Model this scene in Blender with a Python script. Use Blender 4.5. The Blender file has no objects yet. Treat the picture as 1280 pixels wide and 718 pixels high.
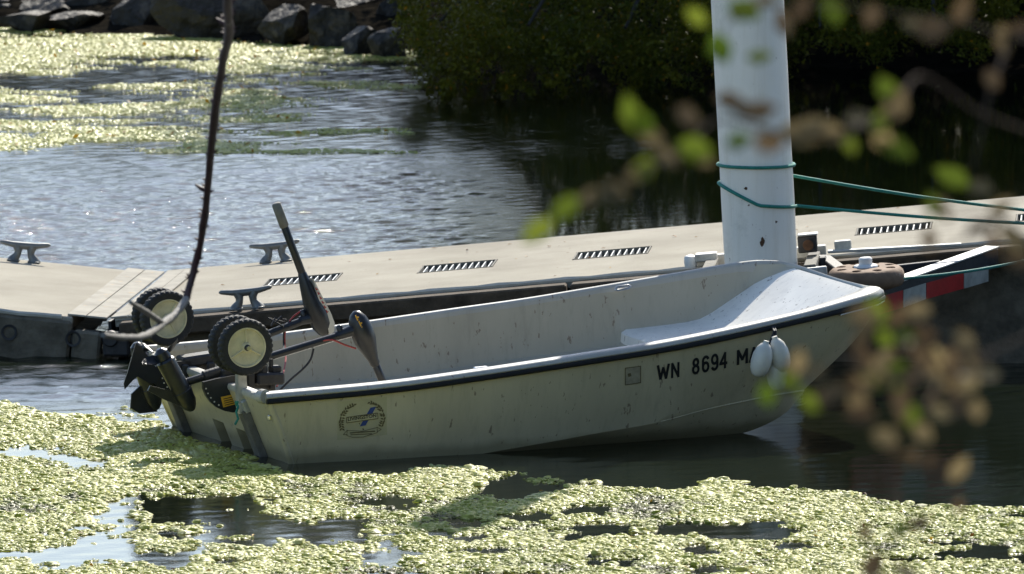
import bpy, bmesh, math, random
import numpy as np
from mathutils import Vector, Matrix, noise as mnoise
from mathutils.bvhtree import BVHTree

random.seed(7); rng = np.random.default_rng(7)
S = bpy.context.scene
COL = S.collection
R = math.radians

# ------------------------------------------------------------------ camera
CAM_H, PITCH, FPX = 4.4, math.atan(.1035), 10900.0
cam_d = bpy.data.cameras.new('camera'); cam = bpy.data.objects.new('camera', cam_d); COL.objects.link(cam)
cam.location = (0, 0, CAM_H); cam.rotation_euler = (math.pi/2 - PITCH, 0, 0)
cam_d.sensor_width = 36; cam_d.lens = 36*FPX/1280; cam_d.clip_start = .1; cam_d.clip_end = 3000
cam_d.dof.use_dof = True; cam_d.dof.focus_distance = 36.2; cam_d.dof.aperture_fstop = 11.5
S.camera = cam

# ------------------------------------------------------------------ sun, sky, exposure
SUN_AZ, SUN_EL = math.atan2(.215, .98), R(39)
sunv = Vector((math.sin(SUN_AZ)*math.cos(SUN_EL), math.cos(SUN_AZ)*math.cos(SUN_EL), math.sin(SUN_EL)))
W = bpy.data.worlds.new('World'); S.world = W; W.use_nodes = True
nt = W.node_tree; nt.nodes.clear()
sky = nt.nodes.new('ShaderNodeTexSky'); sky.sky_type = 'NISHITA'; sky.sun_disc = False
sky.sun_elevation = SUN_EL; sky.sun_rotation = SUN_AZ; sky.air_density = 1.0; sky.dust_density = .8; sky.ozone_density = 1.8
bg = nt.nodes.new('ShaderNodeBackground'); bg.inputs['Strength'].default_value = .118
wo = nt.nodes.new('ShaderNodeOutputWorld')
nt.links.new(sky.outputs[0], bg.inputs[0]); nt.links.new(bg.outputs[0], wo.inputs[0])
sl = bpy.data.lights.new('sun', 'SUN'); sl.energy = 4.6; sl.angle = R(.55); sl.color = (1, .945, .84)
so = bpy.data.objects.new('sun', sl); COL.objects.link(so); so.location = (0, 0, 60)
so.rotation_euler = (-sunv).to_track_quat('-Z', 'Y').to_euler()
S.view_settings.view_transform = 'Standard'; S.view_settings.look = 'None'
S.view_settings.exposure = .7; S.view_settings.gamma = 1; S.view_settings.use_curve_mapping = False

# ------------------------------------------------------------------ geometry of the place
def ray(x, y):
    a = (x-640)/FPX; b = -(y-359)/FPX
    return np.array([a, math.cos(PITCH)+b*math.sin(PITCH), -math.sin(PITCH)+b*math.cos(PITCH)])
def at_z(x, y, z=0.):
    d = ray(x, y); t = (z-CAM_H)/d[2]; return np.array([0, 0, CAM_H])+d*t
def at_y(x, y, Y):
    d = ray(x, y); return np.array([0, 0, CAM_H])+d*(Y/d[1])
def project(X, Y, Z):
    q = Z-CAM_H; dep = Y*math.cos(PITCH)-q*math.sin(PITCH); up = Y*math.sin(PITCH)+q*math.cos(PITCH)
    return 640+FPX*X/dep, 359-FPX*up/dep
BOAT_TH = R(22.5); BOAT_O = np.array([-.9115, 35.474, 0.])
BU = np.array([math.cos(BOAT_TH), math.sin(BOAT_TH), 0]); BV = np.array([-math.sin(BOAT_TH), math.cos(BOAT_TH), 0])
def boat_at_v(x, y, v):                        # pixel -> boat coordinates on the lengthwise plane v
    d = ray(x, y); c = np.array([0, 0, CAM_H]); t = (v-(c-BOAT_O)@BV)/(d@BV); p = c+d*t-BOAT_O
    return np.array([p@BU, v, p[2]])

# ------------------------------------------------------------------ numpy value noise
def _hash(ix, iy, s):
    n = (ix.astype(np.int64)*374761393 + iy.astype(np.int64)*668265263 + s*1442695041) & 0x7fffffff
    n = ((n ^ (n >> 13))*1274126177) & 0x7fffffff
    return ((n ^ (n >> 16)) & 0xffff)/65535.
def vnoise(x, y, s=0):
    ix = np.floor(x); iy = np.floor(y); fx = x-ix; fy = y-iy
    fx = fx*fx*(3-2*fx); fy = fy*fy*(3-2*fy)
    a = _hash(ix, iy, s); b = _hash(ix+1, iy, s); c = _hash(ix, iy+1, s); d = _hash(ix+1, iy+1, s)
    return (a*(1-fx)+b*fx)*(1-fy)+(c*(1-fx)+d*fx)*fy
def fbm(x, y, s=0, o=4):
    v = 0; a = .5; t = 0
    for i in range(o):
        v = v+a*vnoise(x*2**i+17.3*i, y*2**i-9.1*i, s+i); t += a; a *= .5
    return v/t
def catmull(ts, vals, t):
    ts = np.asarray(ts, float); vals = np.asarray(vals, float); t = np.asarray(t, float)
    m = np.gradient(vals, ts); i = np.clip(np.searchsorted(ts, t, 'right')-1, 0, len(ts)-2)
    h = ts[i+1]-ts[i]; s = np.clip((t-ts[i])/h, 0, 1)
    return ((2*s**3-3*s**2+1)*vals[i]+(s**3-2*s**2+s)*h*m[i]+(-2*s**3+3*s**2)*vals[i+1]+(s**3-s**2)*h*m[i+1])

# ------------------------------------------------------------------ materials
def new_mat(name):
    m = bpy.data.materials.new(name); m.use_nodes = True
    return m, m.node_tree, m.node_tree.nodes['Principled BSDF']
def N(t, typ, **kw):
    n = t.nodes.new(typ)
    for k, v in kw.items():
        if k in n.inputs: n.inputs[k].default_value = v
        else: setattr(n, k, v)
    return n
def ramp(t, fac, stops):
    r = t.nodes.new('ShaderNodeValToRGB'); cr = r.color_ramp
    while len(cr.elements) < len(stops): cr.elements.new(.5)
    for e, (p, c) in zip(cr.elements, stops):
        e.position = p; e.color = (*c, 1) if len(c) == 3 else c
    t.links.new(fac, r.inputs[0]); return r.outputs[0]
def mix(t, fac, a, b, typ='MIX'):
    m = t.nodes.new('ShaderNodeMix'); m.data_type = 'RGBA'; m.blend_type = typ
    for s, v in ((0, fac), (6, a), (7, b)):
        if hasattr(v, 'is_linked'): t.links.new(v, m.inputs[s])
        else: m.inputs[s].default_value = v if s == 0 else (*v, 1)
    return m.outputs[2]
def coords(t): return t.nodes.new('ShaderNodeTexCoord').outputs['Object']
def simple(name, c, rough=.5, var=.25, scale=20., bump=.15, bscale=None, metal=0., spec=.5, speck=None, dist=.004):
    """plain surface: base colour with grain, blotches, optional dark specks and fine relief"""
    m, t, b = new_mat(name); co = coords(t)
    n1 = N(t, 'ShaderNodeTexNoise', Scale=scale, Detail=8., Roughness=.65); t.links.new(co, n1.inputs['Vector'])
    lo = tuple(x*(1-var) for x in c); hi = tuple(min(1, x*(1+var*.7)) for x in c)
    col = ramp(t, n1.outputs[0], [(.3, lo), (.7, hi)])
    if speck:
        n2 = N(t, 'ShaderNodeTexNoise', Scale=speck[0], Detail=4., Roughness=.7); t.links.new(co, n2.inputs['Vector'])
        f = ramp(t, n2.outputs[0], [(speck[1], (0, 0, 0)), (speck[1]+.05, (1, 1, 1))])
        col = mix(t, f, col, speck[2])
    t.links.new(col, b.inputs['Base Color'])
    b.inputs['Roughness'].default_value = rough; b.inputs['Metallic'].default_value = metal
    b.inputs['Specular IOR Level'].default_value = spec
    if bump:
        n3 = N(t, 'ShaderNodeTexNoise', Scale=bscale or scale*4, Detail=6.); t.links.new(co, n3.inputs['Vector'])
        bp = N(t, 'ShaderNodeBump', Strength=bump, Distance=dist); t.links.new(n3.outputs[0], bp.inputs['Height'])
        t.links.new(bp.outputs[0], b.inputs['Normal'])
    return m
def leaf_mat(name, c1, c2, trans=.35, rough=.45, c3=None):
    m, t, b = new_mat(name)
    a = N(t, 'ShaderNodeAttribute', attribute_name='tint'); col = ramp(t, a.outputs['Fac'], [(0., c1), (.88, c2), (.93, c3 or c2)])
    co = coords(t); n = N(t, 'ShaderNodeTexNoise', Scale=40., Detail=3.); t.links.new(co, n.inputs['Vector'])
    col = mix(t, .5, col, ramp(t, n.outputs[0], [(.35, (.45, .45, .45)), (.65, (1.0, 1.0, 1.0))]), 'MULTIPLY')
    t.links.new(col, b.inputs['Base Color']); b.inputs['Roughness'].default_value = rough; b.inputs['Specular IOR Level'].default_value = .12
    tr = N(t, 'ShaderNodeBsdfTranslucent'); t.links.new(col, tr.inputs[0])
    mx = N(t, 'ShaderNodeMixShader', Fac=trans); out = t.nodes['Material Output']
    t.links.new(b.outputs[0], mx.inputs[1]); t.links.new(tr.outputs[0], mx.inputs[2]); t.links.new(mx.outputs[0], out.inputs[0])
    return m

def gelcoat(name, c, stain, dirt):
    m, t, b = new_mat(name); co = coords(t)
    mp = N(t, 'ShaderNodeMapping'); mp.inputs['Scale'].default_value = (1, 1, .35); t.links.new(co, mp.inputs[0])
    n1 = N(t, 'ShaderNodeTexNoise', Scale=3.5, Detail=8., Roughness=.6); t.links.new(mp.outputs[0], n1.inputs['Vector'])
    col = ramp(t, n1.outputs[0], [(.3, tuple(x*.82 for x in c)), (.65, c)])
    n2 = N(t, 'ShaderNodeTexNoise', Scale=55., Detail=5., Roughness=.75); t.links.new(mp.outputs[0], n2.inputs['Vector'])
    n2b = N(t, 'ShaderNodeTexNoise', Scale=5., Detail=3.); t.links.new(co, n2b.inputs['Vector'])
    ad = N(t, 'ShaderNodeMath', operation='ADD'); t.links.new(n2.outputs[0], ad.inputs[0]); t.links.new(n2b.outputs[0], ad.inputs[1])
    f = ramp(t, ad.outputs[0], [(dirt, (0, 0, 0)), (dirt+.08, (.75, .75, .75))])
    # streaks run-down dirt
    col = mix(t, f, col, (.13, .10, .075))
    mp2 = N(t, 'ShaderNodeMapping'); mp2.inputs['Scale'].default_value = (14, 14, 1.6); t.links.new(co, mp2.inputs[0])
    n5 = N(t, 'ShaderNodeTexNoise', Scale=1.6, Detail=7., Roughness=.7); t.links.new(mp2.outputs[0], n5.inputs['Vector'])
    col = mix(t, ramp(t, n5.outputs[0], [(.52, (0, 0, 0)), (.75, (.42, .42, .42))]), col, tuple(x*.5 for x in c))
    n6 = N(t, 'ShaderNodeTexNoise', Scale=24., Detail=9., Roughness=.85); t.links.new(co, n6.inputs['Vector'])
    col = mix(t, ramp(t, n6.outputs[0], [(.62, (0, 0, 0)), (.70, (.45, .45, .45))]), col, tuple(x*.55 for x in c))
    n7 = N(t, 'ShaderNodeTexNoise', Scale=48., Detail=3., Roughness=.6); t.links.new(mp.outputs[0], n7.inputs['Vector'])
    col = mix(t, ramp(t, n7.outputs[0], [(.655, (0, 0, 0)), (.685, (.75, .75, .75))]), col, (.17, .12, .08))
    if stain:                                    # brown scum line left by the water
        sx = N(t, 'ShaderNodeSeparateXYZ'); t.links.new(co, sx.inputs[0])
        n4 = N(t, 'ShaderNodeTexNoise', Scale=9., Detail=6.); t.links.new(co, n4.inputs['Vector'])
        ma = N(t, 'ShaderNodeMath', operation='MULTIPLY_ADD'); t.links.new(n4.outputs[0], ma.inputs[0]); ma.inputs[1].default_value = -.05
        t.links.new(sx.outputs['Z'], ma.inputs[2])
        g = ramp(t, ma.outputs[0], [(0., (.6, .6, .6)), (.04, (0, 0, 0))])
        col = mix(t, g, col, (.20, .17, .085))
    t.links.new(col, b.inputs['Base Color']); b.inputs['Roughness'].default_value = .38
    n3 = N(t, 'ShaderNodeTexNoise', Scale=60., Detail=4.); t.links.new(co, n3.inputs['Vector'])
    bp = N(t, 'ShaderNodeBump', Strength=.06, Distance=.004); t.links.new(n3.outputs[0], bp.inputs['Height']); t.links.new(bp.outputs[0], b.inputs['Normal'])
    return m

M = {}
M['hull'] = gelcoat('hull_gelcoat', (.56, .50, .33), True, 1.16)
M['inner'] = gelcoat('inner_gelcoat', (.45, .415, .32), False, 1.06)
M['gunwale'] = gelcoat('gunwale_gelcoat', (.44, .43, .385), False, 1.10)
M['skylit_bow'] = gelcoat('skylit_bow_gelcoat', (.86, .83, .75), False, 1.13)  # liner gelcoat again, sky light on the ramp lightened into its colour
M['rub'] = simple('black_rub_rail', (.014, .014, .014), .55, .3, 30, spec=.25)
M['trim'] = simple('metal_trim', (.55, .55, .54), .3, .15, 40, metal=.9)
M['black'] = simple('black_plastic', (.018, .02, .024), .33, .3, 25, bump=.1)
M['blackdull'] = simple('dull_black_plastic', (.022, .022, .023), .6, .5, 30, bump=.4)
M['tyre'] = simple('tyre_rubber', (.02, .02, .02), .75, .4, 60, bump=.5)
M['rim'] = simple('cream_plastic', (.62, .55, .34), .5, .22, 18, speck=(30, .66, (.16, .12, .07)))
M['galv'] = simple('galvanised_steel', (.42, .43, .42), .5, .25, 25, metal=.55)
M['post'] = simple('weathered_post', (.15, .14, .115), .8, .4, 20, bump=.4)
M['alu'] = simple('dull_aluminium', (.50, .49, .45), .45, .3, 20, metal=.5)
def concrete_mat():
    m, t, b = new_mat('deck_concrete'); co = coords(t)
    def nz(sc, det=6., ro=.6):
        n = N(t, 'ShaderNodeTexNoise', Scale=sc, Detail=det, Roughness=ro); t.links.new(co, n.inputs['Vector']); return n.outputs[0]
    col = ramp(t, nz(1.6), [(.3, (.29, .268, .22)), (.62, (.40, .375, .312))])
    col = mix(t, .8, col, ramp(t, nz(170., 3., .8), [(.3, (.62, .60, .56)), (.62, (1.05, 1.03, 1.0))]), 'MULTIPLY')
    col = mix(t, ramp(t, nz(7., 8., .7), [(.60, (0, 0, 0)), (.72, (.7, .7, .7))]), col, (.24, .215, .17))
    col = mix(t, ramp(t, nz(34., 4., .7), [(.70, (0, 0, 0)), (.74, (.8, .8, .8))]), col, (.13, .11, .085))
    t.links.new(col, b.inputs['Base Color']); b.inputs['Roughness'].default_value = .92; b.inputs['Specular IOR Level'].default_value = .15
    bp = N(t, 'ShaderNodeBump', Strength=.5, Distance=.003); t.links.new(nz(150.), bp.inputs['Height']); t.links.new(bp.outputs[0], b.inputs['Normal'])
    return m
M['concrete'] = concrete_mat()
M['edge'] = simple('pale_concrete_edge', (.50, .48, .42), .9, .15, 12, bump=.4, bscale=120, spec=.2)
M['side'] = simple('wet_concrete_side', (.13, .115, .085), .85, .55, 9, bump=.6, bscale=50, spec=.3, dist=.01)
M['wood'] = simple('weathered_timber', (.085, .065, .045), .85, .5, 12, bump=.7, bscale=40, spec=.2, dist=.008)
M['plate'] = simple('worn_hinge_plate', (.37, .345, .29), .9, .25, 9, spec=.15, speck=(14, .62, (.46, .36, .24)))
M['castalu'] = simple('cast_cleat_metal', (.17, .175, .17), .5, .35, 30, metal=.6)
M['pit'] = simple('dark_grate_pit', (.012, .013, .014), .6, .3, 20)
M['bar'] = simple('grate_bar_metal', (.55, .56, .55), .4, .15, 30, metal=.5)
M['mesh'] = simple('grate_mesh', (.11, .12, .135), .5, .3, 30)
def pile_mat():
    m, t, b = new_mat('white_pile_coating'); co = coords(t)
    mp = N(t, 'ShaderNodeMapping'); mp.inputs['Scale'].default_value = (9, 9, .8); t.links.new(co, mp.inputs[0])
    n = N(t, 'ShaderNodeTexNoise', Scale=1., Detail=8., Roughness=.7); t.links.new(mp.outputs[0], n.inputs['Vector'])
    col = ramp(t, n.outputs[0], [(.30, (.72, .68, .58)), (.5, (.86, .83, .75)), (.7, (.90, .87, .80))])
    n2 = N(t, 'ShaderNodeTexNoise', Scale=30., Detail=5., Roughness=.75); t.links.new(co, n2.inputs['Vector'])
    col = mix(t, ramp(t, n2.outputs[0], [(.66, (0, 0, 0)), (.71, (.8, .8, .8))]), col, (.20, .13, .07))
    n3 = N(t, 'ShaderNodeTexNoise', Scale=4., Detail=9., Roughness=.8); t.links.new(co, n3.inputs['Vector'])
    col = mix(t, ramp(t, n3.outputs[0], [(.55, (0, 0, 0)), (.75, (.5, .5, .5))]), col, (.42, .42, .36))
    t.links.new(col, b.inputs['Base Color']); b.inputs['Roughness'].default_value = .45
    return m
M['pile'] = pile_mat()
M['rust'] = simple('rust', (.10, .05, .025), .9, .5, 30)
M['rope'] = simple('teal_rope', (.02, .22, .17), .7, .4, 150, bump=.6, bscale=300)
M['cord'] = simple('black_cord', (.015, .015, .018), .7, .3, 60)
M['redwire'] = simple('red_wire', (.32, .03, .025), .5, .3, 60)
M['fender'] = simple('white_vinyl', (.68, .66, .58), .4, .12, 12, speck=(20, .68, (.30, .27, .2)))
M['bumper'] = simple('tan_rubber', (.21, .13, .078), .8, .35, 14, bump=.4, speck=(9, .62, (.34, .25, .17)))
M['white'] = simple('white_plastic', (.72, .72, .70), .45, .1, 15)
M['redtape'] = simple('red_reflective_tape', (.42, .016, .014), .4, .25, 16)
M['whitetape'] = simple('dirty_white_tape', (.36, .36, .32), .5, .4, 12)
M['ink'] = simple('black_lettering', (.012, .012, .014), .5, .2, 40, bump=0)
M['brownink'] = simple('brown_print', (.13, .105, .045), .6, .3, 60, bump=0)
M['blueink'] = simple('blue_print', (.02, .055, .23), .5, .2, 40, bump=0)
M['decal'] = simple('yellowed_film', (.48, .44, .27), .35, .1, 10, bump=0)
M['sticker'] = simple('faded_sticker', (.33, .30, .21), .5, .3, 30, bump=0)
M['yellow'] = simple('yellow_label', (.66, .36, .03), .45, .2, 30, bump=0)
M['cream'] = simple('cream_trim', (.62, .58, .48), .4, .1, 20)
M['grip'] = simple('grey_grip', (.16, .155, .13), .7, .3, 40)
M['rock'] = simple('wet_basalt', (.036, .031, .025), .65, .6, 6, bump=1., bscale=14, speck=(4, .56, (.08, .067, .05)), dist=.05, spec=.3)
M['soil'] = simple('dark_soil', (.016, .014, .011), .95, .5, 2, bump=.8, bscale=12, spec=0., dist=.05)
M['bark'] = simple('tree_bark', (.025, .021, .017), .9, .4, 8, bump=.8, bscale=30, dist=.02)
M['cane'] = simple('purple_brown_cane', (.075, .032, .03), .55, .45, 25, bump=.5)
M['lichen'] = simple('lichen_twig', (.22, .21, .19), .85, .45, 25, bump=.6)
M['twig'] = simple('brown_twig', (.045, .030, .020), .85, .4, 25, bump=.5, spec=.1)
M['willow'] = leaf_mat('tree_leaf', (.026, .055, .006), (.15, .14, .012), .36, c3=(.42, .20, .015))
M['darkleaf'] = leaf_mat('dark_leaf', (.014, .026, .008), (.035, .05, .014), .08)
M['lgreen'] = leaf_mat('green_leaf', (.08, .135, .012), (.21, .25, .03), .46)
M['ltan'] = leaf_mat('dry_tan_leaf', (.19, .14, .07), (.34, .26, .125), .4)
M['lbrown'] = leaf_mat('brown_leaf', (.10, .066, .036), (.20, .135, .07), .3)
M['litter'] = leaf_mat('fallen_leaf', (.12, .035, .015), (.62, .36, .03), .2)

def algae_mat():
    m, t, b = new_mat('floating_algae')
    a = N(t, 'ShaderNodeAttribute', attribute_name='tint')
    col = ramp(t, a.outputs['Fac'], [(0., (.17, .17, .028)), (.26, (.52, .57, .075)), (.55, (.74, .74, .17)), (1., (.86, .85, .38))])
    co = coords(t); n = N(t, 'ShaderNodeTexNoise', Scale=220., Detail=4., Roughness=.7); t.links.new(co, n.inputs['Vector'])
    col = mix(t, .5, col, ramp(t, n.outputs[0], [(.33, (.50, .52, .35)), (.6, (1., 1., 1.))]), 'MULTIPLY')
    t.links.new(col, b.inputs['Base Color']); b.inputs['Roughness'].default_value = .42; b.inputs['Coat Weight'].default_value = .22; b.inputs['Coat Roughness'].default_value = .16
    b.inputs['Specular IOR Level'].default_value = .4
    bp = N(t, 'ShaderNodeBump', Strength=.6, Distance=.004); t.links.new(n.outputs[0], bp.inputs['Height']); t.links.new(bp.outputs[0], b.inputs['Normal'])
    tr = N(t, 'ShaderNodeBsdfTranslucent'); t.links.new(col, tr.inputs[0])
    mx = N(t, 'ShaderNodeMixShader', Fac=.42); out = t.nodes['Material Output']
    t.links.new(b.outputs[0], mx.inputs[1]); t.links.new(tr.outputs[0], mx.inputs[2]); t.links.new(mx.outputs[0], out.inputs[0])
    return m
M['algae'] = algae_mat()
def water_mat():
    m, t, b = new_mat('river_water'); co = coords(t)
    b.inputs['Base Color'].default_value = (.006, .009, .004, 1); b.inputs['Roughness'].default_value = .045; b.inputs['IOR'].default_value = 1.333
    n = N(t, 'ShaderNodeTexNoise', Scale=22., Detail=6., Roughness=.62); t.links.new(co, n.inputs['Vector'])
    a = N(t, 'ShaderNodeAttribute', attribute_name='tint')
    ml = N(t, 'ShaderNodeMath', operation='MULTIPLY'); t.links.new(a.outputs['Fac'], ml.inputs[0]); t.links.new(n.outputs[0], ml.inputs[1])
    bp = N(t, 'ShaderNodeBump', Strength=.5, Distance=.011); t.links.new(ml.outputs[0], bp.inputs['Height']); t.links.new(bp.outputs[0], b.inputs['Normal'])
    return m
M['water'] = water_mat()

# ------------------------------------------------------------------ object helpers
def link(o, parent=None):
    COL.objects.link(o)
    if parent is not None: o.parent = parent
    return o
def tag(o, label=None, cat=None, group=None, kind=None):
    for k, v in (('label', label), ('category', cat), ('group', group), ('kind', kind)):
        if v: o[k] = v
    return o
def empty(name, loc, label, cat, group=None, rot=(0, 0, 0)):
    o = bpy.data.objects.new(name, None); o.empty_display_size = .1; link(o)
    o.location = loc; o.rotation_euler = rot
    return tag(o, label, cat, group)
def from_np(name, verts, tris, mat, tint=None, smooth=False):
    me = bpy.data.meshes.new(name); nv, nf, k = len(verts), len(tris), tris.shape[1]
    me.vertices.add(nv); me.vertices.foreach_set('co', np.asarray(verts, np.float32).ravel())
    me.loops.add(nf*k); me.loops.foreach_set('vertex_index', np.asarray(tris, np.int32).ravel())
    me.polygons.add(nf); me.polygons.foreach_set('loop_start', np.arange(0, nf*k, k, dtype=np.int32))
    if smooth: me.polygons.foreach_set('use_smooth', np.ones(nf, bool))
    me.update(calc_edges=True)
    if tint is not None:
        at = me.attributes.new('tint', 'FLOAT', 'POINT'); at.data.foreach_set('value', np.asarray(tint, np.float32))
    me.materials.append(mat)
    return me
class B:
    """collects shapes in one bmesh, then links them as ONE mesh object"""
    def __init__(s): s.bm = bmesh.new()
    def box(s, c, size, bevel=0., rot=None, seg=1):
        r = bmesh.ops.create_cube(s.bm, size=1.); vs = r['verts']
        bmesh.ops.scale(s.bm, vec=Vector(size), verts=vs)
        if bevel:
            es = list({e for v in vs for e in v.link_edges})
            g = bmesh.ops.bevel(s.bm, geom=es, offset=bevel, segments=seg, affect='EDGES', profile=.6)
            vs = list({v for f in g['faces'] for v in f.verts} | {v for v in vs if v.is_valid})
        mt = Matrix.Translation(Vector(c)) @ (rot.to_4x4() if rot is not None else Matrix.Identity(4))
        bmesh.ops.transform(s.bm, matrix=mt, verts=vs); return s
    def tube(s, pts, rad, n=10, cap=True, squash=None):
        pts = [Vector(p) for p in pts]; k = len(pts)
        rad = [rad]*k if not hasattr(rad, '__len__') else list(rad)
        tg = [(pts[min(i+1, k-1)]-pts[max(i-1, 0)]).normalized() for i in range(k)]
        a = tg[0].orthogonal().normalized() if squash is None else (Vector(squash)-Vector(squash).dot(tg[0])*tg[0]).normalized()
        rings = []
        for i in range(k):
            a = (a-a.dot(tg[i])*tg[i]).normalized(); b = tg[i].cross(a)
            rings.append([s.bm.verts.new(pts[i]+(a*math.cos(j*2*math.pi/n)+b*math.sin(j*2*math.pi/n))*rad[i]) for j in range(n)])
        for i in range(k-1):
            for j in range(n):
                s.bm.faces.new((rings[i][j], rings[i][(j+1) % n], rings[i+1][(j+1) % n], rings[i+1][j]))
        if cap: s.bm.faces.new(rings[0][::-1]); s.bm.faces.new(rings[-1])
        return s
    def lathe(s, prof, org, axis, n=32, wob=None, ref=None):
        """prof: list of (radius, height along axis)"""
        ax = Vector(axis).normalized(); a = ax.orthogonal().normalized() if ref is None else (Vector(ref)-Vector(ref).dot(ax)*ax).normalized(); b = ax.cross(a); org = Vector(org)
        rings = []
        for i, (r, h) in enumerate(prof):
            if r < 1e-6: rings.append([s.bm.verts.new(org+ax*h)]); continue
            rings.append([s.bm.verts.new(org+ax*h+(a*math.cos(j*2*math.pi/n)+b*math.sin(j*2*math.pi/n))*(r+(wob(i, j) if wob else 0))) for j in range(n)])
        for p, q in zip(rings, rings[1:]):
            for j in range(n):
                x = (p[j % len(p)], p[(j+1) % len(p)], q[(j+1) % len(q)], q[j % len(q)])
                x = list(dict.fromkeys(x))
                if len(x) >= 3: s.bm.faces.new(x)
        return s
    def prism(s, poly, w, depth):
        """poly: closed outline of 3D points, extruded by the vector w*depth"""
        w = Vector(w)*depth; a = [s.bm.verts.new(Vector(p)) for p in poly]; b = [s.bm.verts.new(Vector(p)+w) for p in poly]; n = len(poly)
        s.bm.faces.new(a[::-1]); s.bm.faces.new(b)
        for i in range(n): s.bm.faces.new((a[i], a[(i+1) % n], b[(i+1) % n], b[i]))
        return s
    def grid(s, P):
        V = [[s.bm.verts.new(Vector(p)) for p in row] for row in P]
        for i in range(len(V)-1):
            for j in range(len(V[0])-1):
                s.bm.faces.new((V[i][j], V[i+1][j], V[i+1][j+1], V[i][j+1]))
        return V
    def mesh(s, name, mat, angle=35, weld=0.):
        if weld: bmesh.ops.remove_doubles(s.bm, verts=s.bm.verts[:], dist=weld)
        bmesh.ops.recalc_face_normals(s.bm, faces=s.bm.faces[:])
        me = bpy.data.meshes.new(name); s.bm.to_mesh(me); s.bm.free()
        me.polygons.foreach_set('use_smooth', np.ones(len(me.polygons), bool)); me.set_sharp_from_angle(angle=R(angle))
        if mat: me.materials.append(mat)
        return me
    def obj(s, name, mat, parent=None, angle=35, weld=0.):
        return link(bpy.data.objects.new(name, s.mesh(name, mat, angle, weld)), parent)

# ================================================================== THE SETTING
# ---- ground: river bed with a bank on either side, one sheet to the horizon
def bank_y(X): return catmull([-400, -30, -4, -.7, 1.5, 4, 30, 400], [66, 64, 60.2, 57.9, 56.6, 55.6, 52, 50], X)
xs = np.unique(np.concatenate([np.linspace(-900, -30, 12), np.linspace(-30, -6, 14), np.linspace(-6, 8, 71), np.linspace(8, 40, 14), np.linspace(40, 900, 12)]))
ys = np.unique(np.concatenate([np.linspace(-600, -10, 10), np.linspace(-10, 20, 16), np.linspace(20, 52, 10), np.linspace(52, 66, 71), np.linspace(66, 110, 20), np.linspace(110, 1500, 14)]))
GX, GY = np.meshgrid(xs, ys, indexing='ij'); d = GY-bank_y(GX)
gz = np.where(d > 0, np.minimum(2.2, .0+.22*d)+np.clip(d-8, 0, 400)*.02, np.maximum(-1.4, .06+.5*d))
gz = np.where(GY < 22, np.clip(-1.4+(22-GY)*.25, -1.4, 2.4), gz)
gz = np.where((GX > 4.6) & (GY < 37), np.maximum(gz, np.clip(-.4+(GX-4.6)*.6, -.4, 1.2)), gz)
gz = gz+(fbm(GX*1.1, GY*1.1, 3)-.5)*.25*np.clip(np.abs(d)/1.5, .2, 1)
idx = np.arange(GX.size).reshape(GX.shape)
q = np.stack([idx[:-1, :-1], idx[1:, :-1], idx[1:, 1:], idx[:-1, 1:]], -1).reshape(-1, 4)
g = link(bpy.data.objects.new('ground', from_np('ground', np.stack([GX, GY, gz], -1).reshape(-1, 3), q, M['soil'], smooth=True)))
tag(g, 'dark soil bank and bed of the river', kind='structure')

# ---- water: a finely rippled patch in view, joined to a plain sheet beyond it
def open_amp(X, Y):
    px, py = project(X, Y, 0*X)
    a = np.interp(Y, [31, 36.5, 38.0, 39.0, 48, 51, 58, 60], [.12, .14, .55, 1., 1., .35, .3, .22])
    a = a*(1-.25*np.clip((px-800)/200, 0, 1)*np.clip((39-Y)/1.5, 0, 1))
    a = a*(1-.97*np.clip((px-480-.35*(py-130))/150, 0, 1)*np.clip((Y-38)/2, 0, 1)*np.clip(1.05-.8*np.exp(-((Y-51.6)/1.5)**2)*np.clip((960-px)/150, 0, 1), 0, 1))     # sheltered by the trees
    return a*(.55+.9*fbm(X*.5, Y*.35, 21, 3))
wx = np.arange(-4.4, 5.2, .018); wy = np.concatenate([np.arange(31, 39, .04), np.arange(39, 60.6, .026)])
WX, WY = np.meshgrid(wx, wy, indexing='ij'); hz = np.zeros_like(WX)
wr = np.random.default_rng(4)
for i in range(64):
    lam = .06*(3.6**wr.random()); k = 2*math.pi/lam; an = wr.normal(R(-68), R(30)); ph = wr.random()*6.28
    hz += (.0040*lam**1.0)*np.cos(k*(WX*math.cos(an)+WY*math.sin(an))+ph+1.3*np.sin(.9*WX+wr.random()*6)+1.1*np.sin(.7*WY+wr.random()*6))
amp = open_amp(WX, WY)
fade = np.clip(np.minimum.reduce([WX+4.4, 5.15-WX, WY-31, 60.5-WY])/.4, 0, 1)
# soft wake lines left of the boat
wake = .006*np.sin((WY-37.6)*21+WX*2.5)*np.exp(-((WY-38.1)/.5)**2)*np.clip((-.9-WX)/.4, 0, 1)
hz = hz*amp*fade+wake*fade
widx = np.arange(WX.size).reshape(WX.shape)
wq = np.stack([widx[:-1, :-1], widx[1:, :-1], widx[1:, 1:], widx[:-1, 1:]], -1).reshape(-1, 4)
wv = np.stack([WX, WY, hz], -1).reshape(-1, 3); wt = (amp*fade).ravel()
x0, x1, y0, y1 = wx[0], wx[-1], wy[0], wy[-1]; X0, X1, Y0, Y1 = -600, 600, 4, 64
oc = np.array([[X0, Y0, 0], [X1, Y0, 0], [X1, Y1, 0], [X0, Y1, 0], [x0, y0, 0], [x1, y0, 0], [x1, y1, 0], [x0, y1, 0]])
n0 = len(wv)
wq = np.concatenate([wq, n0+np.array([[0, 1, 5, 4], [1, 2, 6, 5], [2, 3, 7, 6], [3, 0, 4, 7]])])
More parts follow.
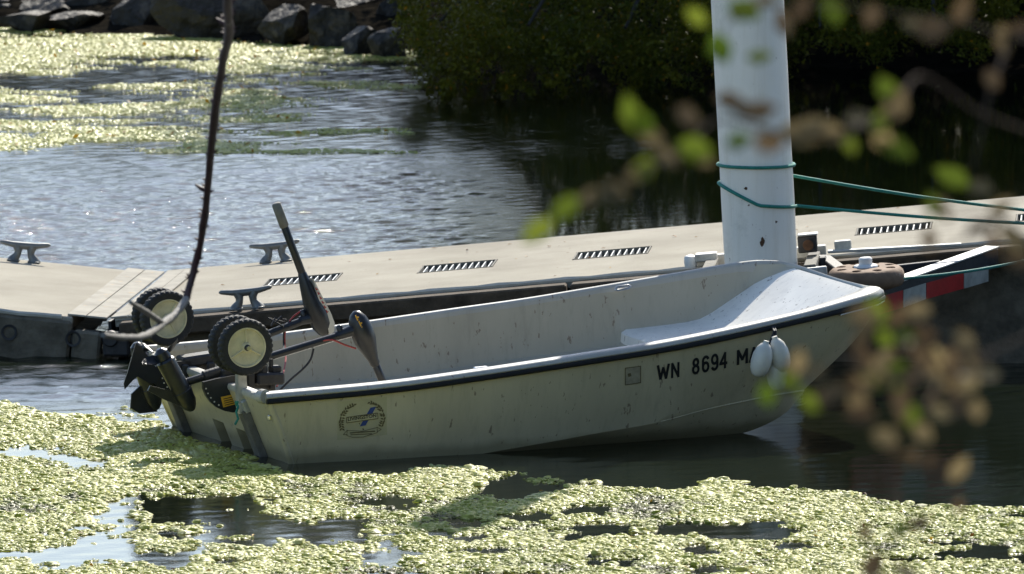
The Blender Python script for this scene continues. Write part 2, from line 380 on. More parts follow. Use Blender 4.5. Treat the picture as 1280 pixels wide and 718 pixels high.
wo_ = link(bpy.data.objects.new('water', from_np('water', np.concatenate([wv, oc]), wq, M['water'], np.concatenate([wt, np.full(8, .8)]), True)))
tag(wo_, 'rippled dark river water', kind='structure')

# ---- floating algae (nobody could count it)
def domes(P, rad, hgt, tint, z0, rot, nside=7):
    """flattened lumps: two rings and a top each"""
    n = len(P); ang = np.arange(nside)*2*math.pi/nside
    a = ang[None]+rot[:, None]
    wob = 1+.75*(np.random.default_rng(1).random((n, nside))-.5)
    el = 1+.5*(np.random.default_rng(2).random(n)-.5)
    r1x = P[:, :1]+np.cos(a)*rad[:, None]*wob*el[:, None]; r1y = P[:, 1:2]+np.sin(a)*rad[:, None]*wob
    r2x = P[:, :1]+np.cos(a+.4)*rad[:, None]*.66*wob; r2y = P[:, 1:2]+np.sin(a+.4)*rad[:, None]*.66*wob
    one = np.ones((1, nside))
    tx, ty = (np.random.default_rng(3).random((2, n))-.5)*rad*.7; r2x = r2x+tx[:, None]; r2y = r2y+ty[:, None]
    V = np.concatenate([np.stack([r1x, r1y, (z0-.0012)[:, None]*one], -1), np.stack([r2x, r2y, (z0+hgt*.72)[:, None]*one], -1),
                        np.stack([P[:, 0]+tx*1.2, P[:, 1]+ty*1.2, z0+hgt], -1)[:, None]], 1)
    m = 2*nside+1; T = []
    for j in range(nside):
        k = (j+1) % nside
        T += [[j, k, nside+k], [j, nside+k, nside+j], [nside+j, nside+k, 2*nside]]
    T = (np.arange(n)[:, None, None]*m+np.array(T)[None]).reshape(-1, 3)
    return V.reshape(-1, 3), T, np.repeat(tint, m)
EDGE_X = [-200, 0, 100, 190, 215, 300, 360, 480, 560, 640, 700, 760, 830, 900, 960, 1050, 1130, 1280, 1500]
EDGE_Y = [495, 503, 510, 517, 533, 566, 588, 590, 586, 592, 602, 612, 612, 600, 605, 614, 628, 634, 640]
HOLES = [(20, 566, 50, 9), (95, 690, 80, 22), (150, 645, 30, 18), (245, 634, 85, 18), (345, 664, 105, 22), (215, 702, 62, 16), (487, 630, 44, 8), (431, 657, 32, 9),
         (660, 648, 30, 7), (735, 638, 26, 6), (770, 662, 44, 8), (480, 700, 54, 13), (708, 675, 22, 4), (750, 704, 38, 8), (965, 661, 24, 5),
         (995, 683, 34, 8), (873, 688, 20, 6), (885, 712, 24, 5), (1120, 700, 40, 5), (150, 505, 60, 7), (1180, 680, 30, 4), (610, 690, 30, 4), (560, 668, 18, 4)]
def algae_field(X, Y):
    px, py = project(X, Y, 0*X)
    n = fbm(X*2.2, Y*1.5, 5, 4); n2 = fbm(X*6, Y*4, 9, 3); n3 = fbm(X*17, Y*12, 13, 2)
    f = np.clip((py-np.interp(px, EDGE_X, EDGE_Y))/14, -3, 1)+(n2-.5)*1.6
    for cx, cy, rx, ry in HOLES:
        dd = np.sqrt(((px-cx)/rx)**2+((py-cy)/ry)**2)
        f = np.minimum(f, (dd-1)*1.6+.3+(n2-.5)*3.0+(n3-.5)*2.2)
    f = np.minimum(f, (n-.305)*7+(n2-.5)*2.2)
    return f
def jitter(xa, xb, ya, yb, s, r):
    gx, gy = np.meshgrid(np.arange(xa, xb, s), np.arange(ya, yb, s)); P = np.stack([gx.ravel(), gy.ravel()], -1)
    return P+(r.random(P.shape)-.5)*s*1.5
ar = np.random.default_rng(11)
P = jitter(-2.5, 2.5, 31.5, 38.0, .0135, ar)
f = algae_field(P[:, 0], P[:, 1])
# keep the mat off the hull itself
bu = (P[:, 0]-BOAT_O[0])*BU[0]+(P[:, 1]-BOAT_O[1])*BU[1]; bv = (P[:, 0]-BOAT_O[0])*BV[0]+(P[:, 1]-BOAT_O[1])*BV[1]
inb = (bu > .02) & (bv > 0) & (bv < 1.44)
keep = (f > .05+.75*ar.random(len(P))**2) & ~inb; P = P[keep]; f = f[keep]
lump = fbm(P[:, 0]*7, P[:, 1]*5, 31, 3); fine = fbm(P[:, 0]*26, P[:, 1]*20, 41, 2); n = len(P)
big = ar.random(n) < .09
rad = np.where(big, .012+.014*ar.random(n), .0055+.0085*ar.random(n)**1.6)*(.7+.6*lump)
z0 = .001+np.clip(f, 0, 1)*(.012*np.clip(lump-.32, 0, 1)+.005*np.clip(fine-.3, 0, 1))+.002*ar.random(n)
hg = rad*(.12+.50*ar.random(n)**2.2)
patch = fbm(P[:, 0]*1.6, P[:, 1]*1.0, 71, 3)
tint = np.clip(-.04-.9*np.clip(.47-patch, 0, 1)*2+1.15*lump+.55*(fine-.3)+.42*(ar.random(n)-.5), 0, 1)
V_, T_, t_ = domes(P, rad, hg, tint, z0, ar.random(n)*6.28)
o = link(bpy.data.objects.new('floating_algae', from_np('floating_algae', V_, T_, M['algae'], t_, True)))
tag(o, 'lumpy yellow green algae mat floating in front of the boat', 'algae', kind='stuff')
NEAR_P, NEAR_Z = P, z0+hg

def far_field(X, Y):
    px, py = project(X, Y, 0*X)
    n = fbm(X*1.25, Y*2.1, 55, 4); n2 = fbm(X*5, Y*4, 59, 3)
    den = np.interp(py, [18, 26, 60, 84, 96, 108, 125, 150, 178, 192, 198], [0, .60, .64, .60, .36, .51, .52, .57, .60, .48, -1])
    den = den+np.interp(px, [-200, 0, 200, 330, 430, 520, 560], [.06, .05, .02, .0, -.05, -.12, -1])
    den = np.where((py < 88) & (px > 300), den+.05, den)
    return (den-(1-n))*5+(n2-.5)*1.4
P = jitter(-4.4, -.2, 48.5, 61.5, .027, ar)
f = far_field(P[:, 0], P[:, 1]); keep = f > .05+.6*ar.random(len(P))**2; P = P[keep]; f = f[keep]; n = len(P)
lump = fbm(P[:, 0]*3.5, P[:, 1]*3, 61, 3)
rad = (.010+.014*ar.random(n)**1.5)*(.8+.5*lump)*np.clip(.5+f*.4, .5, 1.1)
z0 = np.clip(f, 0, 1)*.008*lump+.003; hg = rad*(.12+.2*ar.random(n))
tint = np.clip(.30+.75*lump+.3*(ar.random(n)-.5), 0, 1)
V_, T_, t_ = domes(P, rad, hg, tint, z0, ar.random(n)*6.28)
o = link(bpy.data.objects.new('floating_algae', from_np('far_algae', V_, T_, M['algae'], t_, True)))
tag(o, 'pale streaks of algae on the far water below the boulders', 'algae', kind='stuff')
FAR_P, FAR_Z = P, z0+hg

# ---- fallen leaves scattered on the algae
def leaf_quads(P, size, nrm_tilt, r, fold=.25):
    n = len(P); a = r.random(n)*6.28; tl = r.random(n)*nrm_tilt; b = r.random(n)*6.28
    d = np.stack([np.cos(a)*np.cos(tl), np.sin(a)*np.cos(tl), np.sin(tl)*np.cos(b)], -1)
    up = np.stack([np.sin(tl)*np.cos(b), np.sin(tl)*np.sin(b), np.cos(tl)], -1)
    w = np.cross(up, d); w /= np.linalg.norm(w, axis=1, keepdims=True)
    s = size[:, None]
    V = np.stack([P-d*s*.5, P+w*s*.24+up*s*fold*.4, P+d*s*.5, P-w*s*.24+up*s*fold*.4], 1).reshape(-1, 3)
    T = (np.arange(n)[:, None, None]*4+np.array([[0, 2, 1], [0, 3, 2]])[None]).reshape(-1, 3)
    return V, T, np.repeat(r.random(n), 4)
i1 = ar.choice(len(NEAR_P), 900, replace=False); i2 = ar.choice(len(FAR_P), 260, replace=False)
LP = np.concatenate([np.c_[NEAR_P[i1], NEAR_Z[i1]+.004], np.c_[FAR_P[i2], FAR_Z[i2]+.008]])
LS = np.concatenate([.007+.024*ar.random(900)**2.2, .03+.035*ar.random(260)])
V_, T_, t_ = leaf_quads(LP, LS, .9, ar)
t_ = t_*.0+np.repeat(np.concatenate([ar.random(900)**2.6*.95, .35+.65*ar.random(260)]), 4)
o = link(bpy.data.objects.new('fallen_leaves', from_np('fallen_leaves', V_, T_, M['litter'], t_)))
tag(o, 'small brown and orange leaves scattered over the algae', 'leaves', kind='stuff')

# ---- boulders along the far bank, each its own thing
def boulder(px, py, w, h, label, seed, yaw=0., dy=0.):
    base = at_z(px, py+h*.42, 0.); Y = base[1]+dy-.35; sc = FPX/Y
    c = at_y(px, py, Y); rw, rh = w/sc*.68, h/sc*.78
    bm = bmesh.new(); bmesh.ops.create_icosphere(bm, subdivisions=4, radius=1.)
    r = random.Random(seed); planes = []
    for _ in range(20):
        nv = Vector((r.gauss(0, 1), r.gauss(0, 1), r.gauss(.15, .8))).normalized(); planes.append((nv, .42+.34*r.random()))
    for v in bm.verts:
        p = v.co.copy()
        for nv, dd in planes:
            s = p.dot(nv)
            if s > dd: p -= nv*(s-dd)*1.0
        p *= 1+.05*mnoise.noise(v.co*2.3+Vector((seed*3.1, 0, 0)))+.025*mnoise.noise(v.co*8+Vector((0, seed, 0)))
        v.co = Vector((p.x*rw*1.15, p.y*rw*1.05, p.z*rh*1.25))
    bmesh.ops.rotate(bm, cent=(0, 0, 0), matrix=Matrix.Rotation(yaw, 3, 'Y'), verts=bm.verts[:])
    me = bpy.data.meshes.new('boulder'); bm.to_mesh(me); bm.free(); me.materials.append(M['rock'])
    me.polygons.foreach_set('use_smooth', np.ones(len(me.polygons), bool)); me.set_sharp_from_angle(angle=R(17))
    o = link(bpy.data.objects.new('boulder', me)); o.location = c
    tag(o, label, 'boulder', 'boulders along the far bank')
for a in [
    (284, 16, 122, 62, 'big pale brown boulder behind the hanging cane at the water edge', 1, .1),
    (358, 36, 66, 34, 'low grey boulder between the big brown boulder and the upright dark one', 2, -.35),
    (413, 33, 66, 48, 'dark upright pointed boulder right of the low grey boulder', 3, .3),
    (464, 12, 96, 56, 'large dark boulder high on the bank at the left edge of the leafy tree', 4, .1),
    (452, 50, 52, 28, 'small wedge shaped grey boulder at the water below the large dark boulder', 5, -.4),
    (484, 53, 48, 32, 'small black boulder at the water under the left tip of the leafy tree', 6, .2),
    (176, 17, 84, 38, 'smooth rounded wet grey boulder left of the hanging cane', 7, -.1),
    (222, 24, 36, 26, 'little dark boulder wedged beside the smooth wet boulder', 8, .3),
    (112, 10, 96, 34, 'flat low boulder near the top left with pale water in front', 9, .0),
    (30, 4, 120, 30, 'long low boulder in the top left corner of the bank', 10, .05),
    (337, 8, 56, 50, 'black shadowed boulder just behind and right of the big brown boulder', 11, -.2),
    (390, 3, 72, 40, 'grey boulder on the bank above the upright dark one', 12, .2),
    (237, 2, 60, 40, 'brown boulder on the bank behind the little wedged boulder', 13, -.2),
    (30, 26, 70, 20, 'wet dark stone lying in the shallows at the far left', 21, .05),
    (95, 24, 54, 20, 'dark broken stone in the shallows below the flat low boulder', 22, -.1),
    (500, 22, 60, 50, 'dark boulder half hidden by the left tip of the leafy tree', 23, .1),
    (66, 14, 80, 26, 'low dark stone at the water below the long top left boulder', 15, .1),
    (8, 16, 50, 16, 'dark stone cut by the left frame edge at the far waterline', 16, 0.),
    (310, -2, 70, 40, 'dark boulder on the bank top behind the big brown boulder', 17, .2),
    (430, -4, 80, 40, 'dark grey boulder at the top edge between the upright pointed boulder and the tree', 18, .1),
    (192, -4, 90, 36, 'dark boulder on the bank above the smooth wet boulder', 19, -.1),
    (130, -8, 90, 30, 'dark boulder on the bank above the flat low boulder', 20, .1),
    (146, 24, 26, 12, 'smallest stone in the shallows left of the smooth wet boulder', 14, 0.),
]: boulder(*a)

# ---- far trees
def crown_mesh(name, clumps, mat, r, leaf=(.035, .055), per=60, flat=.8):
    Ps, Ss = [], []
    for (c, rad, dens, ls, *_b) in clumps:
        n = max(8, int(per*dens)); q = r.normal(size=(n, 3)); q /= np.linalg.norm(q, axis=1, keepdims=True)
        q *= (r.random((n, 1))**.45)*rad; q[:, 2] *= flat; Ps.append(np.array(c)+q); Ss.append(ls*(.7+.6*r.random(n)))
    V, T, _ = leaf_quads(np.concatenate(Ps), np.concatenate(Ss), 1.5, r)
    nl = len(V)//4; off = np.concatenate([np.full(max(8, int(per*k_[2])), r.random()*.45+(k_[4] if len(k_) > 4 else 0)) for k_ in clumps])
    return from_np(name, V, T, mat, np.repeat(np.where(r.random(nl) < .015, 1., np.clip(off+r.random(nl)*.42, 0, .87)), 4))
def limb(b, p0, p1, r0, r1, sag, r, k=7):
    p0, p1 = np.array(p0, float), np.array(p1, float); pts = []
    for i in range(k):
        t = i/(k-1); p = p0*(1-t)+p1*t; p[2] += math.sin(t*math.pi)*sag
        pts.append(p+r.normal(size=3)*.05*(0 < i < k-1))
    b.tube(pts, [r0*(1-i/(k-1))+r1*i/(k-1) for i in range(k)], 7)
    return pts
tr = np.random.default_rng(23)
# the overhanging tree whose lowest sprays almost touch the water
base = np.array([2.6, 58.2, .7])
t = empty('leafy_tree', tuple(base), 'dark leafy tree whose yellowish green sprays hang low over the far water', 'tree')
b = B(); ends = []
b.tube([base*0, (.1, -.1, 1.2), (0, -.3, 2.6), (.2, -.2, 4.5), (.1, 0, 7.)], [.30, .25, .2, .14, .05], 9)
for i in range(16):
    zz = .9+i*.33; tgt = np.array([tr.uniform(-3.2, 2.6), tr.uniform(-4.0, 1.0), zz+tr.uniform(-.4, 1.0)])
    ends.append(limb(b, (0, -.1, zz), tgt, .07, .015, .5, tr))
for X_, Y_ in ((-.45, 54.3), (.1, 53.9), (.7, 53.7), (1.3, 53.9), (1.9, 53.7), (2.6, 53.6), (3.3, 53.6)):     # low reaching limbs
    ends.append(limb(b, (0, -.1, 1.4), np.array([X_, Y_, .45])-base, .06, .01, .6, tr))
b.obj('trunk', M['bark'], t)
cl = []
pxs = [500, 512, 530, 548, 575, 620, 680, 760, 850, 910, 1000, 1150, 1330]; pyb = [-20, 45, 88, 108, 100, 98, 92, 96, 92, 84, 70, 60, 60]
for i in range(760):                              # the sprays in view, lowest leaves follow the ragged lower edge
    Y_ = tr.uniform(53.3, 56.3); px = 505+tr.random()**1.15*760; lim = np.interp(px, pxs, pyb)-(Y_-53.3)*4+9*math.sin(px*.11)+7*math.sin(px*.047+1)+5*math.sin(px*.31)
    py = lim-8-abs(tr.normal())*55; cpt = at_y(px, py+tr.normal()*7, Y_)
    if px < 560 and tr.random() < .3: continue
    cl.append((cpt-base, .09+.07*tr.random(), 1.3, .038, .40 if px < 600+80*tr.random() else .12))  # left sprays get a paler leaf tint, standing in for sunlight at that edge
for px, py in ((548, 118), (556, 122), (541, 96), (520, 52), (513, 30), (508, 12), (585, 112), (640, 112), (665, 116), (720, 108), (800, 108), (523, 78), (870, 104)):
    for _ in range(2): cl.append((at_y(px+tr.normal()*6, py+tr.normal()*5-6, 53.6)-base, .055, .4, .036))
for i in range(26):                               # drooping spray tips
    px = 525+tr.random()**1.3*400; y0_ = float(np.interp(px, pxs, pyb)); n_ = 3+int(3*tr.random()); dx_ = tr.normal()*3; Y_ = 53.2+tr.random()*.9
    for k in range(n_): cl.append((at_y(px+dx_*k+tr.normal()*1.5, y0_+k*6.5, Y_)-base, .045-.005*k, .3, .042, .35))
for i in range(760):                              # the crown above the picture, seen only in the water
    p = np.array([tr.uniform(-2.9, 3.2), tr.uniform(-3.9, 2.4), 0]); hmax = 7.0-.13*(p[0]**2+.5*p[1]**2)-.35*max(0, -p[0]-1.2); p[2] = tr.uniform(.9, max(2, hmax))
    if p[0] < -2.2 and p[2] < 1.5: continue
    cl.append((p, .55+.25*tr.random(), .9, .17))
for i in range(330):                              # thick low inner foliage down to the bank
    cl.append(((tr.uniform(-2.45, 5.2), tr.uniform(-1.9, 1.2), tr.uniform(-.35, 1.5)), .32+.15*tr.random(), 1.5, .075))
link(bpy.data.objects.new('crown', crown_mesh('crown', cl, M['willow'], tr)), t)

def dark_tree(X, Y, z, h, w, label, low=-.4):
    t = empty('dark_tree', (X, Y, z), label, 'tree'); b = B()
    b.tube([(0, 0, -.3), (.1, 0, h*.3), (-.05, .1, h*.6), (0, 0, h*.92)], [.26, .2, .13, .04], 8)
    for i in range(10):
        zz = h*.15+i*h*.07; a = tr.random()*6.28; limb(b, (0, 0, zz), (math.cos(a)*w*.8, math.sin(a)*w*.8, zz+h*.08), .06, .012, .3, tr)
    b.obj('trunk', M['bark'], t); cl = []
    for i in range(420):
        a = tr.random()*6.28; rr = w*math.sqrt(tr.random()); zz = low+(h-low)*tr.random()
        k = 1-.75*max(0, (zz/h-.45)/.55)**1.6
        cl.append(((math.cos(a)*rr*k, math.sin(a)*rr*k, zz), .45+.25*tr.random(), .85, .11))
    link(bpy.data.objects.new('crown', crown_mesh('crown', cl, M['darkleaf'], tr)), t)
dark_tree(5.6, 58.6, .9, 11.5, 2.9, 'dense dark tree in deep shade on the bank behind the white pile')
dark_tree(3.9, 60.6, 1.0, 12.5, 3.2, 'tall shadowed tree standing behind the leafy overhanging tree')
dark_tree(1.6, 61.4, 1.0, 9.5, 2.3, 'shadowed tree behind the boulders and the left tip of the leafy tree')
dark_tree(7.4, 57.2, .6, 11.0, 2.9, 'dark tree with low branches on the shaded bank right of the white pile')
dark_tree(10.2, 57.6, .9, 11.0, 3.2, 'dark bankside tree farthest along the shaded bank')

tk = []
for i in range(420):
    X_ = tr.uniform(-10, .4); h_ = 1.0+.35*math.sin(X_*1.7)+.25*math.sin(X_*4.1); tk.append(((X_, 62.4+tr.uniform(-.5, .8), .5+tr.random()*h_), .22+.2*tr.random(), .9, .07))
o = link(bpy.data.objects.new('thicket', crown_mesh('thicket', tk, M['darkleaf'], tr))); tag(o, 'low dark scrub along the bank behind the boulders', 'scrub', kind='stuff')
# the wooded near bank beside the boat, just right of the frame
tk = []
for i in range(900):
    X_, Y_ = tr.uniform(7.0, 12), tr.uniform(12, 33); tk.append(((X_, Y_, .1+10*tr.random()**1.1), .7+.5*tr.random(), .6, .42))
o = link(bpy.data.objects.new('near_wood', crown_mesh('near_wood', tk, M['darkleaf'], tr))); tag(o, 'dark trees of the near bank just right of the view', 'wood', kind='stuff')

# ================================================================== FLOATING DOCK
def text_mesh(body, bold=0., extr=0.):
    cu = bpy.data.curves.new('lettering', 'FONT'); cu.body = body; cu.size = 1; cu.offset = bold; cu.extrude = extr; cu.resolution_u = 3
    ob = bpy.data.objects.new('lettering', cu); COL.objects.link(ob); bpy.context.view_layer.update()
    me = bpy.data.meshes.new_from_object(ob.evaluated_get(bpy.context.evaluated_depsgraph_get()))
    bpy.data.objects.remove(ob); bpy.data.curves.remove(cu)
    return me

def cleat_mesh():
    b = B()
    b.tube([(-.122, 0, .086), (-.112, 0, .086), (-.06, 0, .080), (0, 0, .078), (.06, 0, .082), (.112, 0, .092), (.122, 0, .093)], [.004, .010, .014, .017, .014, .010, .004], 10)
    for s in (-1, 1):
        b.tube([(s*.052, 0, .001), (s*.047, 0, .014), (s*.033, 0, .034), (s*.030, 0, .055), (s*.042, 0, .078)], [.030, .024, .017, .019, .018], 10)
        b.box((s*.05, 0, .005), (.058, .058, .010), .004)
    b.box((0, 0, .069), (.05, .022, .016), .004)
    return b.mesh('cleat', M['castalu'], 45)
CLEAT = cleat_mesh()
def add_cleat(dock, a, bb, c, yaw=0.):
    o = link(bpy.data.objects.new('cleat', CLEAT), dock); o.location = (a, bb, c); o.rotation_euler = (0, 0, yaw)
    return o

# -- right hand section: rises gently away from the hinge
D0 = np.array([-1.812, 39.353, .17]); DW, DN, DL = 2.3, .09, 6.2
dock = empty('floating_dock', tuple(D0), 'long concrete dock section with metal grates and a white pile beside it', 'dock', 'floating dock sections', (0, R(-5.36), R(-4)))
GR = [(.753, 1.21), (1.483, 1.21), (2.209, 1.21), (3.525, 1.21), (4.27, 1.24)]; gl, gh = .178, .165; gb0, gb1 = 1.04, 1.38
b = B()
xsd = sorted([0., DL]+[g_[0]+s*gl for g_ in GR for s in (-1, 1)])
def quad(bb, pts): bb.bm.faces.new([bb.bm.verts.new(Vector(p)) for p in pts])
SK = lambda a_: .05*a_/DW                      # the end of the section is cut slightly askew
def flat(bb, a0, a1, b0, b1, z=0.): quad(bb, [(a0, b0, z), (a1, b0, z), (a1, b1, z), (a0, b1, z)])
NB = 24
for i in range(NB):
    a0, a1 = DL*i/NB, DL*(i+1)/NB
    flat(b, a0, a1, DN, gb0); flat(b, a0, a1, gb1, DW)
holes = [(g_[0]-gl, g_[0]+gl) for g_ in GR]; cur = 0.
for h0, h1 in holes+[(DL, DL)]:
    flat(b, cur, h0, gb0, gb1); cur = h1
for h0, h1 in holes:
    zb = -.10
    quad(b, [(h0, gb0, 0), (h1, gb0, 0), (h1, gb0, zb), (h0, gb0, zb)]); quad(b, [(h0, gb1, 0), (h1, gb1, 0), (h1, gb1, zb), (h0, gb1, zb)])
    quad(b, [(h0, gb0, 0), (h0, gb1, 0), (h0, gb1, zb), (h0, gb0, zb)]); quad(b, [(h1, gb0, 0), (h1, gb1, 0), (h1, gb1, zb), (h1, gb0, zb)])
for bb_, zt in ((DN, -.035), (DW, -.16)): quad(b, [(0, bb_, 0), (DL, bb_, 0), (DL, bb_, zt), (0, bb_, zt)])
quad(b, [(0, DN, 0), (0, DW, 0), (0, DW, -.16), (0, DN, -.16)])
b.obj('deck_slab', M['concrete'], dock, weld=1e-4)
b = B()                                        # pale worn arris along the near edge
k = 60; pts = []
b.tube([(DL*i/k, DN+.004+.006*math.sin(i*1.7)*math.sin(i*.37), .002) for i in range(k+1)], [.012+.003*math.sin(i*2.3) for i in range(k+1)], 6)
b.obj('deck_edge', M['edge'], dock)
for i in range(3):                             # weathered timber wale bolted along the side, in lengths
    a0, a1 = .03+i*2.06, .03+(i+1)*2.06-.02
    b = B(); b.box(((a0+a1)/2, .02-.01*i, -.045), (a1-a0, .12, .075), .008); b.obj('timber_wale', M['wood'], dock)
b = B(); b.box((DL/2, .72, -.34), (DL-.06, 1.26, .52), .02); b.box((DL/2, 1.8, -.34), (DL-.06, .7, .5), .02)
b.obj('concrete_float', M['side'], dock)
for i, (ga, gb) in enumerate(GR):
    b = B(); z = -.012
    for s in (-1, 1):
        b.box((ga, (gb0+gb1)/2+s*(gb1-gb0-.012)/2, z), (2*gl, .006, .03)); b.box((ga+s*(gl-.006), (gb0+gb1)/2, z), (.006, gb1-gb0-.026, .03))
    fr = b.obj('grate', M['post'], dock)
    b = B(); b.box((ga, (gb0+gb1)/2, -.085), (2*gl-.004, gb1-gb0-.004, .01)); b.obj('pit', M['pit'], fr)
    b = B()
    b.box((ga, (gb0+gb1)/2, -.034), (2*gl-.014, gb1-gb0-.016, .006))
    b.obj('cross_mesh', M['mesh'], fr)
    bm_ = None
    for j in range(11):
        if bm_ is None:
            b = B(); b.box((0, 0, 0), (.0052, gb1-gb0-.03, .020)); o = b.obj('bar', M['bar'], fr); bm_ = o.data
        else: o = link(bpy.data.objects.new('bar', bm_), fr)
        o.location = (ga-gl+.026+j*(2*gl-.052)/10, (gb0+gb1)/2, -.012); o.rotation_euler = (0, 0, 0)
add_cleat(dock, .613, .03, .0, R(-1)); add_cleat(dock, .53, DW-.06, 0)
lt = np.c_[np.random.default_rng(8).uniform(.1, 4.3, 90), np.random.default_rng(9).uniform(.12, 2.25, 90), np.full(90, .004)]
V_, T_, t_ = leaf_quads(lt, .008+.03*np.random.default_rng(10).random(90)**3, .3, np.random.default_rng(5))
o = link(bpy.data.objects.new('leaf_litter', from_np('leaf_litter', V_, T_, M['litter'], t_*.5)), dock); o['kind'] = 'stuff'
# -- left hand section
E0 = np.array([-1.853, 39.372, .168])
left = empty('floating_dock', tuple(E0), 'short concrete dock section left of the hinge, with round sockets in its side', 'dock', 'floating dock sections', (0, R(5.17), R(-5)))
b = B(); b.box((-2.2, 1.09, -.03), (4.1, 2.1, .06), .006); b.obj('deck_slab', M['concrete'], left)
b = B(); b.tube([(-4.2+.1*i, .036, -.004+.003*math.sin(i*2.1)) for i in range(41)], .011, 6); b.obj('deck_edge', M['edge'], left)
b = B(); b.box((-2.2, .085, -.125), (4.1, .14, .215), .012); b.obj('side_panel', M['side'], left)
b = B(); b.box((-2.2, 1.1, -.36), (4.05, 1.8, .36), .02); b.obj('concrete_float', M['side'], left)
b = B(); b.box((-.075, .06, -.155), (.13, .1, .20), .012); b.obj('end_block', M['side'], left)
for a_ in (-.43, -.135):
    b = B(); b.lathe([(0, .02), (.024, .02), (.026, -.004), (.036, -.006), (.038, .012)], (a_, .012, -.095), (0, 1, 0), 20); b.obj('rod_socket', M['blackdull'], left)
add_cleat(left, -.665, 2.05, 0); add_cleat(left, -.70, .14, 0)
# hinge plates lying over the joint, built across both ends
hinge = empty('dock_hinge', tuple(E0), 'worn pale steel plates hinging the two dock sections together', 'hinge', None, (0, 0, R(-5)))
for k, (a0, a1, tl, m) in enumerate([(-.175, -.092, 5.0, 'plate'), (-.0885, .004, 5.0, 'plate'), (.022, .098, -5.2, 'plate'), (.101, .165, -5.2, 'plate')]):
    b = B(); am = (a0+a1)/2; zz = .0075+abs(am)*math.tan(R(5.2)); b.box((am, 1.1, zz), (a1-a0, 2.08, .009), .002, Matrix.Rotation(R(tl), 3, 'Y')); b.obj('hinge_plate', M[m], hinge)
b = B(); b.box((.013, 1.1, -.06), (.014, 2.0, .10)); b.obj('gap_strip', M['pit'], hinge)  # near-black strip filling the open gap between the plates
b = B(); b.lathe([(0, 0), (.03, 0), (.036, .008), (.036, .06), (.024, .07), (.024, .02), (0, .02)], (.035, -.06, -.075), (0, 1, 0), 18); b.box((.06, -.005, -.10), (.12, .08, .11), .01)
b.obj('hinge_knuckle', M['blackdull'], hinge)

# -- white steel pile
pb = np.array([1.21, 38.75, -1.3]); pt = np.array([.90, 38.75, 4.4]); pa = pt-pb
def pile_c(z): return pb+pa*((z-pb[2])/pa[2])
PR = .163
pile = empty('mooring_pile', tuple(pb), 'tall thick white round pile leaning slightly beside the dock', 'pile')
b = B(); b.lathe([(0, 0), (PR, 0)]+[(PR+.0008*math.sin(i*1.9), i*.19) for i in range(1, 30)]+[(PR, 5.7), (0, 5.7)], (0, 0, 0), Vector(pa), 56); b.obj('shaft', M['pile'], pile, 60)
b = B()
pz = lambda px, py: at_y(px, py, 38.75-PR-.001)
for px, py, w, h in ((953, 303, .010, .020), (954, 327, .012, .008), (933, 236, .010, .006), (970, 278, .007, .005), (936, 257, .004, .004)):
    c = pz(px, py)-pb; cx = pile_c(pz(px, py)[2])[0]-pb[0]; off = c[0]-cx; c[1] = -math.sqrt(PR**2-min(off*off, PR**2*.98))-.0015
    poly = [(c[0]+w*math.cos(i*math.pi/6)*(1+.3*math.sin(i*2.2)), c[1], c[2]+h*math.sin(i*math.pi/6)*(1+.25*math.sin(i*1.3+px))) for i in range(12)]
    b = B(); b.prism(poly, (0, 1, 0), .004); b.obj('rust_spot', M['rust'], pile)
# -- pile guide frame
guide = empty('pile_guide', (1.12, 39.0, .48), 'dark steel guide frame holding the white pile against the dock edge', 'bracket')
gl0 = np.array([1.12, 39.0, .48]); rr_ = Matrix.Rotation(R(-4), 3, 'Z') @ Matrix.Rotation(R(-5.3), 3, 'Y')
def gbox(nm, c, s, m, bev=.004):
    b = B(); b.box(np.array(c)-gl0, s, bev, rr_); return b.obj(nm, M[m], guide)
gbox('arm', (1.345, 38.83, .485), (.055, .62, .055), 'post'); gbox('arm', (.885, 38.83, .455), (.055, .62, .055), 'post')
gbox('front_bar', (1.12, 38.52, .455), (.56, .05, .055), 'galv'); gbox('back_bar', (1.12, 39.19, .485), (.60, .07, .05), 'alu')
r1 = gbox('roller_block', (1.327, 38.95, .565), (.085, .09, .075), 'blackdull'); gbox('cap_plate', (1.327, 38.95, .607), (.092, .096, .008), 'galv')
b = B(); b.lathe([(0, -.006), (.018, -.006), (.024, .0), (.024, .012), (0, .012)], np.array([1.327, 38.90, .563])-gl0, (0, -1, 0), 16); b.obj('bolt', M['rust'], guide)
gbox('roller_block', (.875, 39.10, .49), (.10, .10, .035), 'alu'); b = B(); b.lathe([(0, -.03), (.026, -.03), (.03, -.01), (.03, .01), (.026, .02), (0, .03)], np.array([.805, 39.08, .475])-gl0, (0, 0, 1), 16); b.obj('roller', M['white'], guide)
gbox('clip', (1.49, 39.07, .545), (.075, .06, .045), 'alu'); gbox('side_plate', (1.395, 38.86, .47), (.03, .10, .09), 'blackdull')

# -- triangular corner bracket with a round rubber bumper and striped board
tip = np.array([1.556, 38.1, .50]); cb = empty('corner_bracket', tuple(tip), 'triangular steel dock bracket carrying a red and white striped board', 'bracket')
def beam(nm, p, q, w, h, m, bev=.004):
    p, q = Vector(np.array(p)-tip), Vector(np.array(q)-tip); dd = q-p
    rot = Matrix((dd.normalized(), Vector((0, 0, 1)).cross(dd).normalized(), dd.normalized().cross(Vector((0, 0, 1)).cross(dd).normalized()))).transposed()
    b = B(); b.box((p+q)/2, (dd.length, w, h), bev, rot); return b.obj(nm, M[m], cb)
beam('outer_beam', (1.60, 38.12, .452), (2.16, 38.98, .548), .075, .008, 'galv', .002)
beam('web', (1.63, 38.12, .405), (2.18, 38.97, .497), .012, .085, 'blackdull', .002)
beam('edge_beam', (1.42, 39.03, .52), (2.02, 39.0, .556), .055, .012, 'galv', .002)
